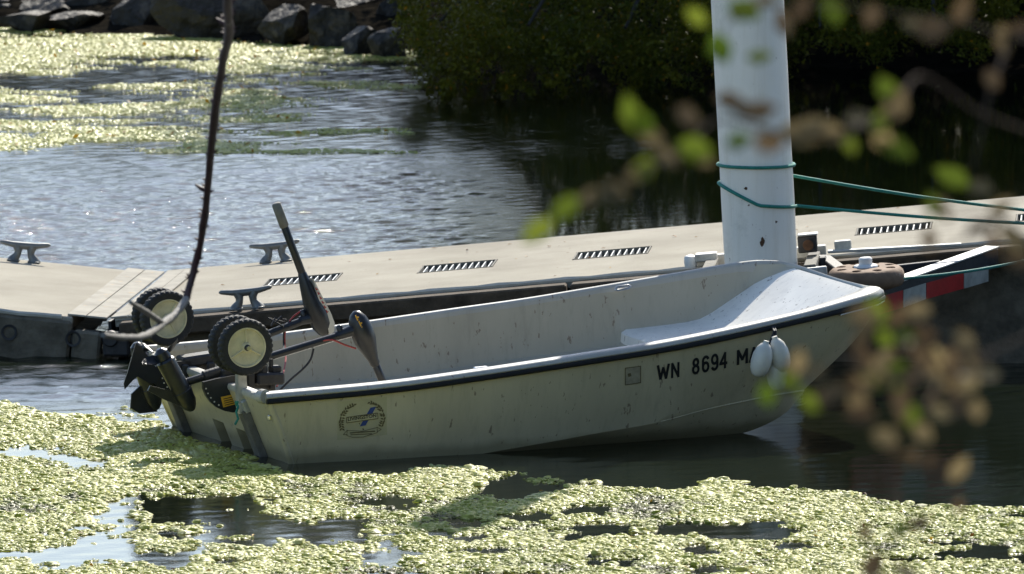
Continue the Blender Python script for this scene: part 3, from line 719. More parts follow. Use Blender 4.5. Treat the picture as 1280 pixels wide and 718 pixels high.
beam('inner_beam', (1.53, 38.14, .452), (1.40, 39.0, .485), .06, .05, 'blackdull')
beam('brace', (1.60, 38.8, .45), (1.92, 38.85, .48), .04, .04, 'blackdull')
def board_pt(px, py):                          # the board hangs in the upright plane of the outer beam
    p0 = np.array([1.62, 38.09, 0]); dn = np.array([2.19-1.62, 38.97-38.09, 0]); nn = np.array([dn[1], -dn[0], 0]); nn /= np.linalg.norm(nn)
    d_ = ray(px, py); c_ = np.array([0, 0, CAM_H]); return c_+d_*(((p0-c_)@nn)/(d_@nn)), nn
for x0_, t0, b0_, x1_, t1, b1_, m in [(1066, 379, 399, 1098, 372, 394, 'redtape'), (1098, 372, 394, 1129, 363, 385, 'redtape'), (1129, 363, 385, 1158, 354, 374, 'whitetape'),
                                     (1158, 354, 374, 1205, 341, 361, 'redtape'), (1205, 341, 361, 1236, 332, 352, 'whitetape')]:
    P4 = [board_pt(x0_+.4, t0), board_pt(x1_-.4, t1), board_pt(x1_-.4, b1_), board_pt(x0_+.4, b0_)]; nn = P4[0][1]
    b = B(); b.prism([p[0]-tip for p in P4], nn, -.014); b.obj('board_stripe', M[m], cb)
P4 = [board_pt(1064, 379), board_pt(1238, 330), board_pt(1238, 353), board_pt(1064, 401)]; b = B(); b.prism([p[0]-tip-P4[0][1]*.016 for p in P4], P4[0][1], -.02); b.obj('backing_board', M['wood'], cb)
bum = empty('corner_bumper', (1.556, 38.1, .50), 'round tan rubber dock bumper wheel with holes and a white cap', 'bumper', None, (R(2.5), R(-3), 0))
b = B(); hr = .118
def puck():
    bb = B(); n = 64; prof = [(.0, -.045), (.13, -.045), (.158, -.036), (.168, -.018), (.169, .006), (.163, .028), (.150, .040)]
    bb.lathe(prof, (0, 0, 0), (0, 0, 1), n)
    # top face with eight round holes: polar grid with the holes' cells left out, walls added
    rings = [.150, .144, .138, .130, .118, .106, .098, .09, .06]; zt = [.040, .043, .044, .045, .045, .045, .045, .045, .047]
    def pt(i, j):
        a = j*2*math.pi/n; return Vector((math.cos(a)*rings[i], math.sin(a)*rings[i], zt[i]))
    vs = {}
    def gv(i, j):
        j %= n
        if (i, j) not in vs: vs[(i, j)] = bb.bm.verts.new(pt(i, j))
        return vs[(i, j)]
    for i in range(len(rings)-1):
        for j in range(n):
            jj = j % 8
            inh = (i in (2, 3, 4, 5) and 2 <= jj <= 5) or (i in (1, 6) and 3 <= jj <= 4)
            if not inh: bb.bm.faces.new((gv(i, j), gv(i, j+1), gv(i+1, j+1), gv(i+1, j)))
    es = [e for e in bb.bm.edges if e.is_boundary and all(.08 < v.co.xy.length < .149 and v.co.z > .042 for v in e.verts)]
    for v in {v for e in es for v in e.verts}:
        a_ = (round((math.atan2(v.co.y, v.co.x)*64/(2*math.pi)-4)/8)*8+4)*2*math.pi/64; c_ = Vector((math.cos(a_)*.116, math.sin(a_)*.116, 0)); d_ = Vector((v.co.x, v.co.y, 0))-c_
        d_ = d_.normalized()*.0215; v.co.x, v.co.y = c_.x+d_.x, c_.y+d_.y
    bb.bm.verts.index_update(); r = bmesh.ops.extrude_edge_only(bb.bm, edges=es); nv = [v for v in r['geom'] if isinstance(v, bmesh.types.BMVert)]
    for v in nv: v.co.z -= .05
    return bb
bb = puck(); bb.obj('rubber_ring', M['bumper'], bum, 50, 1e-4)
b = B(); b.lathe([(.0, -.012), (.15, -.012)], (0, 0, 0), (0, 0, 1), 32); b.obj('hole_floor', M['pit'], bum)
b = B(); b.lathe([(.0, .04), (.052, .04), (.054, .048), (.05, .054), (.032, .056), (.029, .06), (.030, .082), (.024, .088), (0, .09)], (0, 0, 0), (0, 0, 1), 28); b.obj('cap', M['white'], bum)
b = B(); b.lathe([(.0, -.14), (.035, -.14), (.035, -.04), (0, -.04)], (0, 0, 0), (0, 0, 1), 16); b.obj('axle', M['blackdull'], bum)

# -- teal ropes
def sagged(p, q, sag, k=24):
    p, q = np.array(p), np.array(q); return [p*(1-t)+q*t-np.array([0, 0, sag*math.sin(math.pi*t)]) for t in np.linspace(0, 1, k)]
def rope(path, label, r=.0075):
    o0 = np.array(path[0]); b = B(); b.tube([np.array(p)-o0 for p in path], r, 8); o = b.obj('rope', M['rope']); o.location = o0
    return tag(o, label, 'rope', 'teal ropes')
def loop(zs_, a0, a1, k=40):
    out = []
    for i in range(k):
        t_ = i/(k-1); a = a0+(a1-a0)*t_; z = zs_(a); c = pile_c(z); out.append(np.array([c[0]+math.cos(a)*(PR+.008), c[1]+math.sin(a)*(PR+.008), z]))
    return out
zA = at_y(950, 210, 38.58)[2]; zB0 = at_y(904, 229, 38.75)[2]; zB1 = at_y(994, 257, 38.75)[2]
zL = at_y(993, 220, 38.80)[2]                    # comes in behind the right side, round the back, then level across the front
def za(a): return zL+(zA-zL)*min(1., max(0., (math.degrees(a)-40)/110.))
up = loop(za, R(40), R(385), 72)
endA = at_y(1310, 266, 38.95); rope(sagged(endA, up[0]+np.array([.01, 0, 0]), .012)+up, 'upper teal rope looped round the white pile and stretched to the right')
def zb(a):
    t_ = (math.cos(a)+1)/2; return zB0*(1-t_)+zB1*t_-.035*(1-abs(math.cos(a)))*(1 if math.sin(a) < 0 else -1)
lo = loop(zb, R(-330), R(-4), 56)
rope(lo+sagged(lo[-1]+np.array([.012, 0, -.001]), at_y(1310, 281, 38.9), .008)[1:], 'lower teal rope slanting round the white pile to the right')
pr = [at_y(1080, 359, 37.93), at_y(1100, 353, 37.96), at_y(1120, 349.5, 38.03), at_y(1150, 346.5, 38.13)]
rope(pr+sagged(pr[-1], at_y(1310, 319, 38.7), .012)[1:], 'short teal rope running from under the tan bumper along the striped board', .0065)

# ================================================================== THE BOAT
HEEL = .03
boat = empty('boat', tuple(BOAT_O), 'small white open twin hulled dinghy tied along the dock', 'boat', None, (HEEL, 0, BOAT_TH))
VC = .71
SH = np.array([(-.12, .75, .284), (.4, .757, .306), (.83, .757, .341), (1.33, .752, .389), (1.62, .742, .417), (1.94, .722, .457), (2.33, .675, .512), (2.54, .640, .544), (2.67, .598, .561), (2.752, .515, .568)])
FR = np.array([(2.782, .41, .564), (2.800, .26, .556), (2.805, .1, .551), (2.805, 0, .550)])
CH = np.array([(.02, .705, -.05), (.40, .705, -.04), (.72, .70, -.015), (1.16, .69, .033), (1.37, .68, .057), (1.66, .66, .087), (1.91, .63, .129), (2.2, .565, .158), (2.33, .515, .163), (2.42, .46, .160)])
KE = np.array([(.02, .52, -.13), (.40, .50, -.13), (.75, .49, -.12), (1.1, .48, -.10), (1.45, .46, -.07), (1.82, .46, -.052), (2.09, .46, -.018), (2.24, .46, .020), (2.35, .46, .078), (2.42, .46, .160)])
TU = np.array([(.02, .30, .05), (.40, .30, .06), (.75, .30, .07), (1.1, .30, .09), (1.45, .30, .12), (1.82, .29, .17), (2.09, .29, .20), (2.35, .30, .245), (2.55, .33, .33), (2.70, .38, .44)])
def along(tab, n=64):
    k = len(tab); t = np.linspace(0, k-1, n); return np.stack([catmull(np.arange(k), tab[:, i], t) for i in range(3)], -1)
NS = 72
sh, ch, ke, tu = along(SH, NS), along(CH, NS), along(KE, NS), along(TU, NS); tt = np.linspace(0, 1, NS)
def side_pt(i, s):
    p = ch[i]*(1-s)+sh[i]*s; t = tt[i]
    return np.array([p[0]+.05*math.sin(math.pi*s**1.25)*t**7, p[1]+.014*math.sin(math.pi*s)*(1-.6*t), p[2]])
def lv(p, sgn): return (p[0], VC-sgn*p[1], p[2])
b = B(); SR = 12
near_faces_v, near_faces_f = [], []
for sgn in (1, -1):
    g1 = [[side_pt(i, j/SR) for j in range(SR+1)] for i in range(NS)]
    b.grid([[lv(p, sgn) for p in row] for row in g1])
    if sgn == 1:
        near_faces_v = [Vector(lv(p, 1)) for row in g1 for p in row]
        near_faces_f = [(i*(SR+1)+j, (i+1)*(SR+1)+j, (i+1)*(SR+1)+j+1, i*(SR+1)+j+1) for i in range(NS-1) for j in range(SR)]
    b.grid([[lv(ch[i]*(1-s)+ke[i]*s+np.array([0, .0, -.012*math.sin(math.pi*s)]), sgn) for s in np.linspace(0, 1, 5)] for i in range(NS)])
    b.grid([[lv(ke[i]*(1-s)+tu[i]*s, sgn) for s in np.linspace(0, 1, 5)] for i in range(NS)])
    b.grid([[lv(tu[i]*np.array([1, 1-s, 1])+np.array([0, 0, .02*s]), sgn) for s in np.linspace(0, 1, 4)] for i in range(NS)])
    # bow: from the stem up to the sheer corner, and the front between the hulls
    fr = np.concatenate([SH[-1:], along(FR, 10)]); low = np.array([tu[-1]*np.array([1, 1-s, 1])+np.array([.06*s, 0, .0]) for s in np.linspace(0, 1, len(fr))])
    b.grid([[lv(low[i]*(1-s)+fr[i]*s, sgn) for s in np.linspace(0, 1, 4)] for i in range(len(fr))])
    stem = [side_pt(NS-1, j/SR) for j in range(SR+1)]; inn = [ke[-1]*(1-s)+tu[-1]*s for s in np.linspace(0, 1, SR+1)]
    b.grid([[lv(stem[j]*(1-s)+inn[j]*s, sgn) for s in np.linspace(0, 1, 3)] for j in range(SR+1)])
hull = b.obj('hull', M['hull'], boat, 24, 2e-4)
# transom with two drain notches cut in its lower edge
b = B(); N1, N2 = (.42, .545), (.69, .82)
vb = [VC-.71, .15, .28, N1[0], N1[1], .62, N2[0], N2[1], 1.0, 1.22, VC+.71]; zb_ = [-.14, -.05, .0, .075, .16, .262]
def tp(v, z):
    k = 1+(.04/.71)*max(0, z)/.284
    return (-.42*z, VC+(v-VC)*(k if z > -.04 else 1), z)
for i in range(len(vb)-1):
    for j in range(len(zb_)-1):
        nt_ = (vb[i], vb[i+1]) in (N1, N2) and zb_[j+1] <= .0751
        if not nt_: quad(b, [tp(vb[i], zb_[j]), tp(vb[i+1], zb_[j]), tp(vb[i+1], zb_[j+1]), tp(vb[i], zb_[j+1])])
for n_ in (N1, N2):
    c0, c1 = tp(n_[0], .075), tp(n_[1], .075); l0, l1 = tp(n_[0], -.14), tp(n_[1], -.14); dd = .13
    sh_ = lambda p: (p[0]+dd, p[1], p[2])
    quad(b, [c0, c1, sh_(c1), sh_(c0)]); quad(b, [l0, c0, sh_(c0), sh_(l0)]); quad(b, [l1, c1, sh_(c1), sh_(l1)]); quad(b, [sh_(l0), sh_(l1), sh_(c1), sh_(c0)])
b.obj('transom', M['hull'], boat, 30, 2e-4)
for sgn in (1, -1):
    b = B(); b.tube([np.array(lv(side_pt(0, k/8), sgn))+np.array([.009, sgn*.008, 0]) for k in range(9)], .0135, 10); b.obj('transom_corner', M['hull'], boat, 60)
b = B(); b.box((-.085, VC, .266), (.055, 1.44, .03), .012, seg=2); b.obj('transom_top', M['gunwale'], boat)

for sgn in (1, -1):
    b = B(); b.tube([np.array(lv(ch[i], sgn))+np.array([0, -sgn*.001, .001]) for i in range(40, NS)], [.0012+.0045*min(1, k/22) for k in range(NS-40)], 7); b.obj('spray_rail', M['hull'], boat, 60)
# gunwale and rub rail swept round the sheer
out = np.concatenate([along(SH, 60), along(FR, 12)[0:]]); near = [np.array([p[0], VC-p[1], p[2]]) for p in out]; far_ = [np.array([p[0], VC+p[1], p[2]]) for p in out[::-1][1:]]
path = near+far_
def lip(p): return 1+.8*float(np.interp(p[0], [2.3, 2.62], [0, 1]))*float(np.interp(p[1], [VC-.50, VC-.36], [1, 0]))-.62*float(np.interp(p[0], [2.66, 2.78], [0, 1]))*float(np.interp(p[1], [VC-.45, VC-.25], [0, 1]))-.45*float(np.interp(p[1], [VC+.2, VC+.55], [0, 1]))*float(np.interp(p[0], [2.0, 2.66], [0.6, .4]))
def sweep(prof, name, mat, i0=0, i1=None, cap=True, extra=None):
    pts = path[i0:i1]
    b = B(); k = len(pts); rings = []
    for i in range(k):
        tg = pts[min(i+1, k-1)]-pts[max(i-1, 0)]; tg /= np.linalg.norm(tg); nrm = np.array([tg[1], -tg[0], 0]); nrm /= np.linalg.norm(nrm)
        kk = lip(pts[i]) if name == 'gunwale' else 1.; rings.append([b.bm.verts.new(Vector(pts[i]+nrm*(o_*kk if o_ < -.009 else o_)+np.array([0, 0, w_*(.55+.45*kk) if w_ > 0 else w_]))) for o_, w_ in prof])
    n = len(prof)
    for i in range(k-1):
        for j in range(n): b.bm.faces.new((rings[i][j], rings[i][(j+1) % n], rings[i+1][(j+1) % n], rings[i+1][j]))
    if cap: b.bm.faces.new(rings[0][::-1]); b.bm.faces.new(rings[-1])
    return b.obj(name, M[mat], boat, 50)
sweep([(-.052, -.03), (-.054, .004), (-.046, .017), (-.03, .022), (-.008, .020), (.008, .012), (.013, .001), (.010, -.005), (.0, -.008), (-.03, -.03)], 'gunwale', 'gunwale')
sweep([(.0, -.003), (.012, -.004), (.018, -.009), (.019, -.020), (.012, -.026), (.0, -.027)], 'rub_rail', 'rub')
sweep([(.004, -.027), (.015, -.027), (.016, -.031), (.008, -.034), (.0, -.034)], 'trim_strip', 'trim', 44, len(path)-44)
# rounded gunwale ends turning in over the transom corners
for sgn in (1, -1):
    b = B(); b.tube([(-.118, VC-sgn*.737, .287), (-.126, VC-sgn*.715, .286), (-.118, VC-sgn*.69, .281), (-.10, VC-sgn*.655, .272)], [.029, .031, .027, .016], 12, True, (0, 0, 1)); b.obj('gunwale_corner', M['gunwale'], boat)
# liner: side walls, sole, bow seat and the ramp up to the bow edge
def hs(u): return float(np.interp(u, [p[0] for p in out[:66]], [p[1] for p in out[:66]]))
def zs(u): return float(np.interp(u, [p[0] for p in out[:66]], [p[2] for p in out[:66]]))
US = [.0, .1]+list(np.linspace(.25, 2.02, 16))+[2.045, 2.05, 2.07, 2.15, 2.25, 2.34, 2.40, 2.45, 2.5, 2.55, 2.6, 2.64, 2.68, 2.71, 2.735, 2.75, 2.765]
ZF = np.interp(US, [0, 1, 1.5, 2.043, 2.05, 2.07, 2.2, 2.36, 2.41, 2.45, 2.52, 2.60, 2.68, 2.735, 2.765], [.10, .12, .17, .22, .275, .288, .298, .315, .328, .350, .396, .450, .507, .545, .562])
rows = []
for u, zf in zip(US, ZF):
    h, z = hs(min(u, 2.72))-.05, zs(u)+.0; hgt = max(z-zf, 0); fl = min(1, hgt/.12)
    if u > 2.66: h = np.interp(u, [2.66, 2.70, 2.74, 2.775], [hs(2.66)-.05, .50, .45, .39])
    zf = min(zf, z+.004)
    wl = lambda d_: h-.13*d_                       # wall leans in a little with depth
    half = [(h, z+.004), (wl(.25*hgt), z-.25*hgt), (wl(.6*hgt), z-.6*hgt), (wl(.86*hgt), z-.86*hgt), (wl(hgt)-.004*fl, z-.965*hgt), (wl(hgt)-.03*fl-.004, zf), (h*.55, zf), (h*.25, zf)]
    kn, kf = .05*(1-lip((u, VC-h, 0))), .05*(1-lip((u, VC+h, 0))); wt_ = [1, .9, .5, .2, 0, 0, 0, 0]
    rows.append([(u, VC-a-kn*w_, c) for (a, c), w_ in zip(half, wt_)]+[(u, VC, zf)]+[(u, VC+a+kf*w_, c) for (a, c), w_ in zip(half[::-1], wt_[::-1])])
b = B(); b.grid(rows); b.grid([rows[0], [(-.03, p[1], .255) for p in rows[0]]])
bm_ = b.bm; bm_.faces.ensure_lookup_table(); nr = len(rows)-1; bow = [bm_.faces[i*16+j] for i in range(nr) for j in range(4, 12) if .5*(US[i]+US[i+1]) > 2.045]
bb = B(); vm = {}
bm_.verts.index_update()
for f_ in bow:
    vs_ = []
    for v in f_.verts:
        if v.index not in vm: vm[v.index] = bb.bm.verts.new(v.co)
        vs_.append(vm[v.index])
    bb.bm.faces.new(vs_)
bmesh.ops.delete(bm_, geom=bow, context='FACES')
bb.obj('bow_seat', M['skylit_bow'], boat, 40)
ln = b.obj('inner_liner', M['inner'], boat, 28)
# fittings
def fit(nm, px, py, v, size, m, yaw=0, bev=.004):
    p = boat_at_v(px, py, v); p[2] -= HEEL*v; b = B(); b.box(p, size, bev, Matrix.Rotation(yaw, 3, 'Y')); return b.obj(nm, M[m], boat)
p = boat_at_v(777, 359.5, 1.335); p[2] -= HEEL*1.335
b = B(); b.tube([p+np.array([x, 0, z]) for x, z in ((-.036, -.003), (-.026, .005), (.026, .010), (.036, .006), (.026, -.003), (-.026, -.010), (-.036, -.004))], .0055, 8); b.obj('tie_down_ring', M['trim'], boat)
fit('fitting_plate', 600, 460, .012, (.06, .03, .012), 'trim', -.05); fit('drain_fitting', 336, 522, -.02, (.012, .02, .022), 'trim'); fit('drain_fitting', 351, 528, -.012, (.016, .02, .02), 'trim')
# ---- print on the near side, laid onto the hull surface
bvh = BVHTree.FromPolygons(near_faces_v, near_faces_f)
def on_hull(u, z, off=.002):
    h = bvh.ray_cast(Vector((u, -1.0, z)), Vector((0, 1, 0)), 3)
    if h[0] is None: return Vector((u, 0, z))
    return Vector((u, h[0].y-off, z))
def hull_uz(px, py):
    u, v, z = boat_at_v(px, py, 0.); 
    for _ in range(6):
        v = on_hull(u, z-HEEL*v, 0).y; u, v, z = boat_at_v(px, py, v)
    return np.array([u, z-HEEL*v])
def print_mesh(name, me, f, mat, parent, off):
    bm = bmesh.new(); bm.from_mesh(me)
    bmesh.ops.triangulate(bm, faces=bm.faces[:]); 
    for v in bm.verts: v.co = on_hull(*f(v.co.x, v.co.y), off)
    m2 = bpy.data.meshes.new(name); bm.to_mesh(m2); bm.free(); m2.materials.append(mat)
    return link(bpy.data.objects.new(name, m2), parent)
def fit_text(body, name, bl, br, tl, mat, parent, off=.002, bold=.02):
    me = text_mesh(body, bold); xs_ = [v.co.x for v in me.vertices]; ys_ = [v.co.y for v in me.vertices]; x0_, x1_, y0_, y1_ = min(xs_), max(xs_), min(ys_), max(ys_)
    A, Bq, Cq = hull_uz(*bl), hull_uz(*br), hull_uz(*tl)
    return print_mesh(name, me, lambda x, y: A+(Bq-A)*((x-x0_)/(x1_-x0_))+(Cq-A)*((y-y0_)/(y1_-y0_)), mat, parent, off)
def ell(cx, cy, rx, ry, a0, a1, k=12): return [(cx+rx*math.cos(R(a0+(a1-a0)*i/k)), cy+ry*math.sin(R(a0+(a1-a0)*i/k))) for i in range(k+1)]
GLYPH = {'W': (.70, [[(0, 1), (.17, .02), (.35, .8), (.53, .02), (.70, 1)]]), 'N': (.46, [[(0, 0), (0, 1), (.46, 0), (.46, 1)]]), 'M': (.56, [[(0, 0), (0, 1), (.28, .3), (.56, 1), (.56, 0)]]),
         'A': (.52, [[(0, 0), (.26, 1), (.52, 0)], [(.11, .3), (.41, .3)]]), '8': (.40, [ell(.2, .75, .17, .23, 0, 360), ell(.2, .26, .20, .26, 0, 360)]),
         '6': (.40, [ell(.2, .30, .20, .30, 0, 360), [(0, .34), (0, .72)]+ell(.2, .74, .2, .26, 180, 20, 8)]), '9': (.40, [ell(.2, .70, .20, .30, 0, 360), [(.4, .66), (.4, .28)]+ell(.2, .26, .2, .26, 0, -160, 8)]),
         '4': (.46, [[(.36, 0), (.36, 1), (0, .30), (.48, .30)]])}
def glyph(ch, name, bl, h_px, slope, wpx, parent, mat, lean=0.):
    """one stencilled character, baseline start bl in picture pixels, laid on the hull"""
    wd, strokes = GLYPH[ch]; polys = []; sw = .17; kx = wpx/(wd+sw)
    for st_ in strokes:
        for (xa, ya), (xb, yb) in zip(st_, st_[1:]):
            L_ = max(math.hypot(xb-xa, yb-ya), 1e-4); ex = .32 if L_ > .2 else .10; dx, dy = (xb-xa)/L_*sw*ex, (yb-ya)/L_*sw*ex; nx, ny = -(yb-ya)/L_*sw/2, (xb-xa)/L_*sw/2
            ya, yb = ya*.86+.07, yb*.86+.07
            polys.append([(bl[0]+(x+sw/2)*kx+lean*y, bl[1]-y*h_px-(x+sw/2)*kx*slope) for x, y in ((xa-dx+nx, ya-dy+ny), (xb+dx+nx, yb+dy+ny), (xb+dx-nx, yb+dy-ny), (xa-dx-nx, ya-dy-ny))])
    return flat_poly(name, polys, mat, parent, .002, .00004)
def flat_poly(name, polys, mat, parent, off, step=0.):
    """polys in picture pixels on the hull side"""
    bm = bmesh.new()
    for k_, P_ in enumerate(polys):
        try: bm.faces.new([bm.verts.new(on_hull(*hull_uz(*p), off+step*k_)) for p in P_])
        except ValueError: pass
    m2 = bpy.data.meshes.new(name); bm.to_mesh(m2); bm.free(); m2.materials.append(mat)
    return link(bpy.data.objects.new(name, m2), parent)
for ch, x, y, w in (('W', 819.5, 475.8, 16.5), ('N', 837.5, 473, 10.5)): glyph(ch, 'registration_letter', (x, y), 19.5, .155, w, boat, M['ink'])
for ch, x, y, w in (('8', 863.5, 468.8, 9.6), ('6', 875.8, 466.3, 9.6), ('9', 887, 464, 9.6), ('4', 897.5, 462, 10.4)): glyph(ch, 'registration_digit', (x, y), 21, .2, w, boat, M['ink'])
for ch, x, y, w in (('M', 919.5, 456.8, 14), ('A', 934.5, 454, 12.5)): glyph(ch, 'registration_letter', (x, y), 19.5, .2, w, boat, M['ink'])
st = flat_poly('square_sticker', [[(780, 460), (799, 457.5), (799.5, 478), (780.5, 481)]], M['sticker'], boat, .002)
flat_poly('sticker_border', [[(779.5, 459.5), (799.5, 457), (799.5, 458), (780, 460.5)], [(780, 480.6), (799.8, 477.6), (799.8, 478.6), (780, 481.6)], [(779.5, 460), (780.5, 460), (781, 481), (780, 481)], [(798.8, 457), (799.8, 457), (800, 478.5), (799, 478.5)],
                             [(783, 467), (787, 466), (788, 470), (784, 471)]], M['brownink'], st, .003)
# builder's wreath decal (pixel layout read from the photograph)
Z = lambda x, y: (410+x/11.04, 490+y/11.04)
dec = flat_poly('maker_decal', [[Z(118, 140), Z(400, 108), Z(800, 60), Z(803, 300), Z(808, 590), Z(560, 620), Z(310, 645), Z(125, 665), Z(120, 400)]], M['decal'], boat, .0015)
lp = []; wr_ = random.Random(3)
def arc(pts, side):
    k = 13
    for i in range(k):
        t_ = i/(k-1); x = np.interp(t_, [0, .25, .5, .75, 1], [p[0] for p in pts]); y = np.interp(t_, [0, .25, .5, .75, 1], [p[1] for p in pts])
        for s in (-1, 1):
            a_ = math.atan2(pts[-1][1]-pts[0][1], pts[-1][0]-pts[0][0]) if False else wr_.uniform(0, 6.28)
            cx, cy = x+s*18, y+wr_.uniform(-8, 8); L, w = 27, 13
            ca, sa = math.cos(s*.8*side-1.2+t_), math.sin(s*.8*side-1.2+t_)
            lp.append([Z(cx-ca*L, cy-sa*L), Z(cx-sa*w, cy+ca*w), Z(cx+ca*L, cy+sa*L), Z(cx+sa*w, cy-ca*w)])
arc([(345, 170), (250, 230), (190, 320), (168, 420), (185, 510)], 1); arc([(570, 140), (665, 180), (725, 260), (755, 370), (725, 460)], -1)
flat_poly('wreath_branch', lp[:26], M['brownink'], dec, .0025, .00002); flat_poly('wreath_branch', lp[26:], M['brownink'], dec, .0025, .00002)
bl = [[Z(575, 215), Z(655, 200), Z(510, 462), Z(430, 475)]]
flat_poly('blue_bar', bl, M['blueink'], dec, .0025)
flat_poly('name_panel', [[Z(243, 350), Z(672, 288), Z(678, 365), Z(247, 425)]], M['decal'], dec, .0035)
def line(x0, y0, x1, y1, w=7):
    L = math.hypot(x1-x0, y1-y0); nx, ny = -(y1-y0)/L*w/2, (x1-x0)/L*w/2; return [Z(x0+nx, y0+ny), Z(x1+nx, y1+ny), Z(x1-nx, y1-ny), Z(x0-nx, y0-ny)]
flat_poly('panel_border', [line(243, 350, 672, 288, 10), line(247, 425, 678, 365, 10), line(243, 350, 247, 425, 10), line(672, 288, 678, 365, 10),
    line(250, 530, 470, 540), line(470, 540, 665, 490), line(250, 600, 330, 625), line(330, 625, 480, 620), line(480, 620, 670, 560), line(255, 520, 250, 600), line(665, 480, 672, 560), line(255, 525, 200, 590), line(200, 590, 260, 588),
    line(665, 485, 725, 515), line(725, 515, 672, 545), line(290, 565, 640, 540, 14), line(300, 590, 600, 575, 10), line(470, 500, 480, 525, 16), line(420, 425, 425, 445, 12)], M['brownink'], dec, .0045)
fit_text('LIVINGSTON', 'maker_lettering', Z(263, 400), Z(655, 345), Z(260, 352), M['ink'], dec, .005, .02)

# ---- launching wheels bolted to the transom
def wheel_set(v_leg, vf, vr, px, py, spin):
    def L(p): return (p[0], p[1], p[2]-HEEL*p[1])
    b = B(); rot = Matrix.Rotation(math.atan(-.42), 3, 'Y')
    b.box((-.42*.065-.018, v_leg, .065-HEEL*v_leg*.0), (.034, .066, .27), .003, rot)
    leg = b.obj('wheel_leg', M['post'], boat)
    c = boat_at_v(px, py, vf); cz = c[2]-HEEL*vf
    b = B(); b.tube([(-.10, v_leg, .175), (-.105, v_leg, .26), (c[0], v_leg, cz)], [.027, .028, .022], 4); b.obj('upper_arm', M['alu'], leg, 30)
    b = B(); b.box((-.085, v_leg-.0, .21), (.05, .075, .06), .006, rot); b.obj('hinge_bracket', M['galv'], leg)
    b = B(); b.tube([(c[0], vf-.045, cz), (c[0], vr+.03, cz)], .009, 10); b.obj('axle', M['trim'], leg)
    RT = .1175
    for v in (vf, vr):
        b = B(); n = 96; prof = [(.082, -.020), (.098, -.025), (.110, -.0235), (.1155, -.018), (.1175, -.008), (.1175, .008), (.1155, .018), (.110, .0235), (.098, .025), (.082, .020)]
        b.lathe(prof+[prof[0]], (c[0], v, cz), (0, -1, 0), n, lambda i, j: (-.0035 if ((j+(1 if i > 4 else 0)) % 3) < 1 else .0008) if 2 <= i <= 7 else 0)
        ty = b.obj('tyre', M['tyre'], leg, 30, 1e-5)
        b = B(); o_ = (c[0], v, cz)
        b.lathe([(.083, .016), (.083, .022), (.078, .022), (.074, .012), (.022, .010), (.020, .022), (.012, .024), (.009, .022), (.009, .026), (0, .027)], o_, (0, -1, 0), 48)
        b.lathe([(.083, -.018), (.020, -.010), (0, -.012)], o_, (0, -1, 0), 32)
        for k in range(3):
            a_ = spin+k*2*math.pi/3; dx, dz = math.cos(a_), math.sin(a_)
            b.box((o_[0]+dx*.048, v-.013, o_[2]+dz*.048), (.058, .010, .007), .002, Matrix.Rotation(-a_, 3, 'Y'))
        b.obj('rim', M['rim'], leg, 30)
        b = B(); b.lathe([(0, .024), (.013, .024), (.013, .030), (.008, .033), (.008, .038), (0, .038)], o_, (0, -1, 0), 14); b.obj('hub_cap', M['blackdull'], leg)
wheel_set(.285, .22, .335, 305, 433.5, R(92)); wheel_set(1.22, 1.165, 1.265, 207, 397.5, R(60))
b = B()
for k in range(4): b.lathe([(.028+.004*math.cos(a_), .007*math.sin(a_)) for a_ in np.linspace(0, 6.283, 7)], (-.10+.004*k, .285+.006*k, .235-.011*k), (.2*(k-1.5), .1, 1), 14)
b.tube([(-.12, .27, .22), (-.135, .26, .19), (-.13, .25, .165), (-.14, .26, .14)], .005, 6); o = b.obj('cord_wrap', M['rope'], None); o.location = BOAT_O; o.rotation_euler = (0, 0, BOAT_TH)
tag(o, 'knotted teal cord wrapped round the near wheel leg at the transom corner', 'cord')

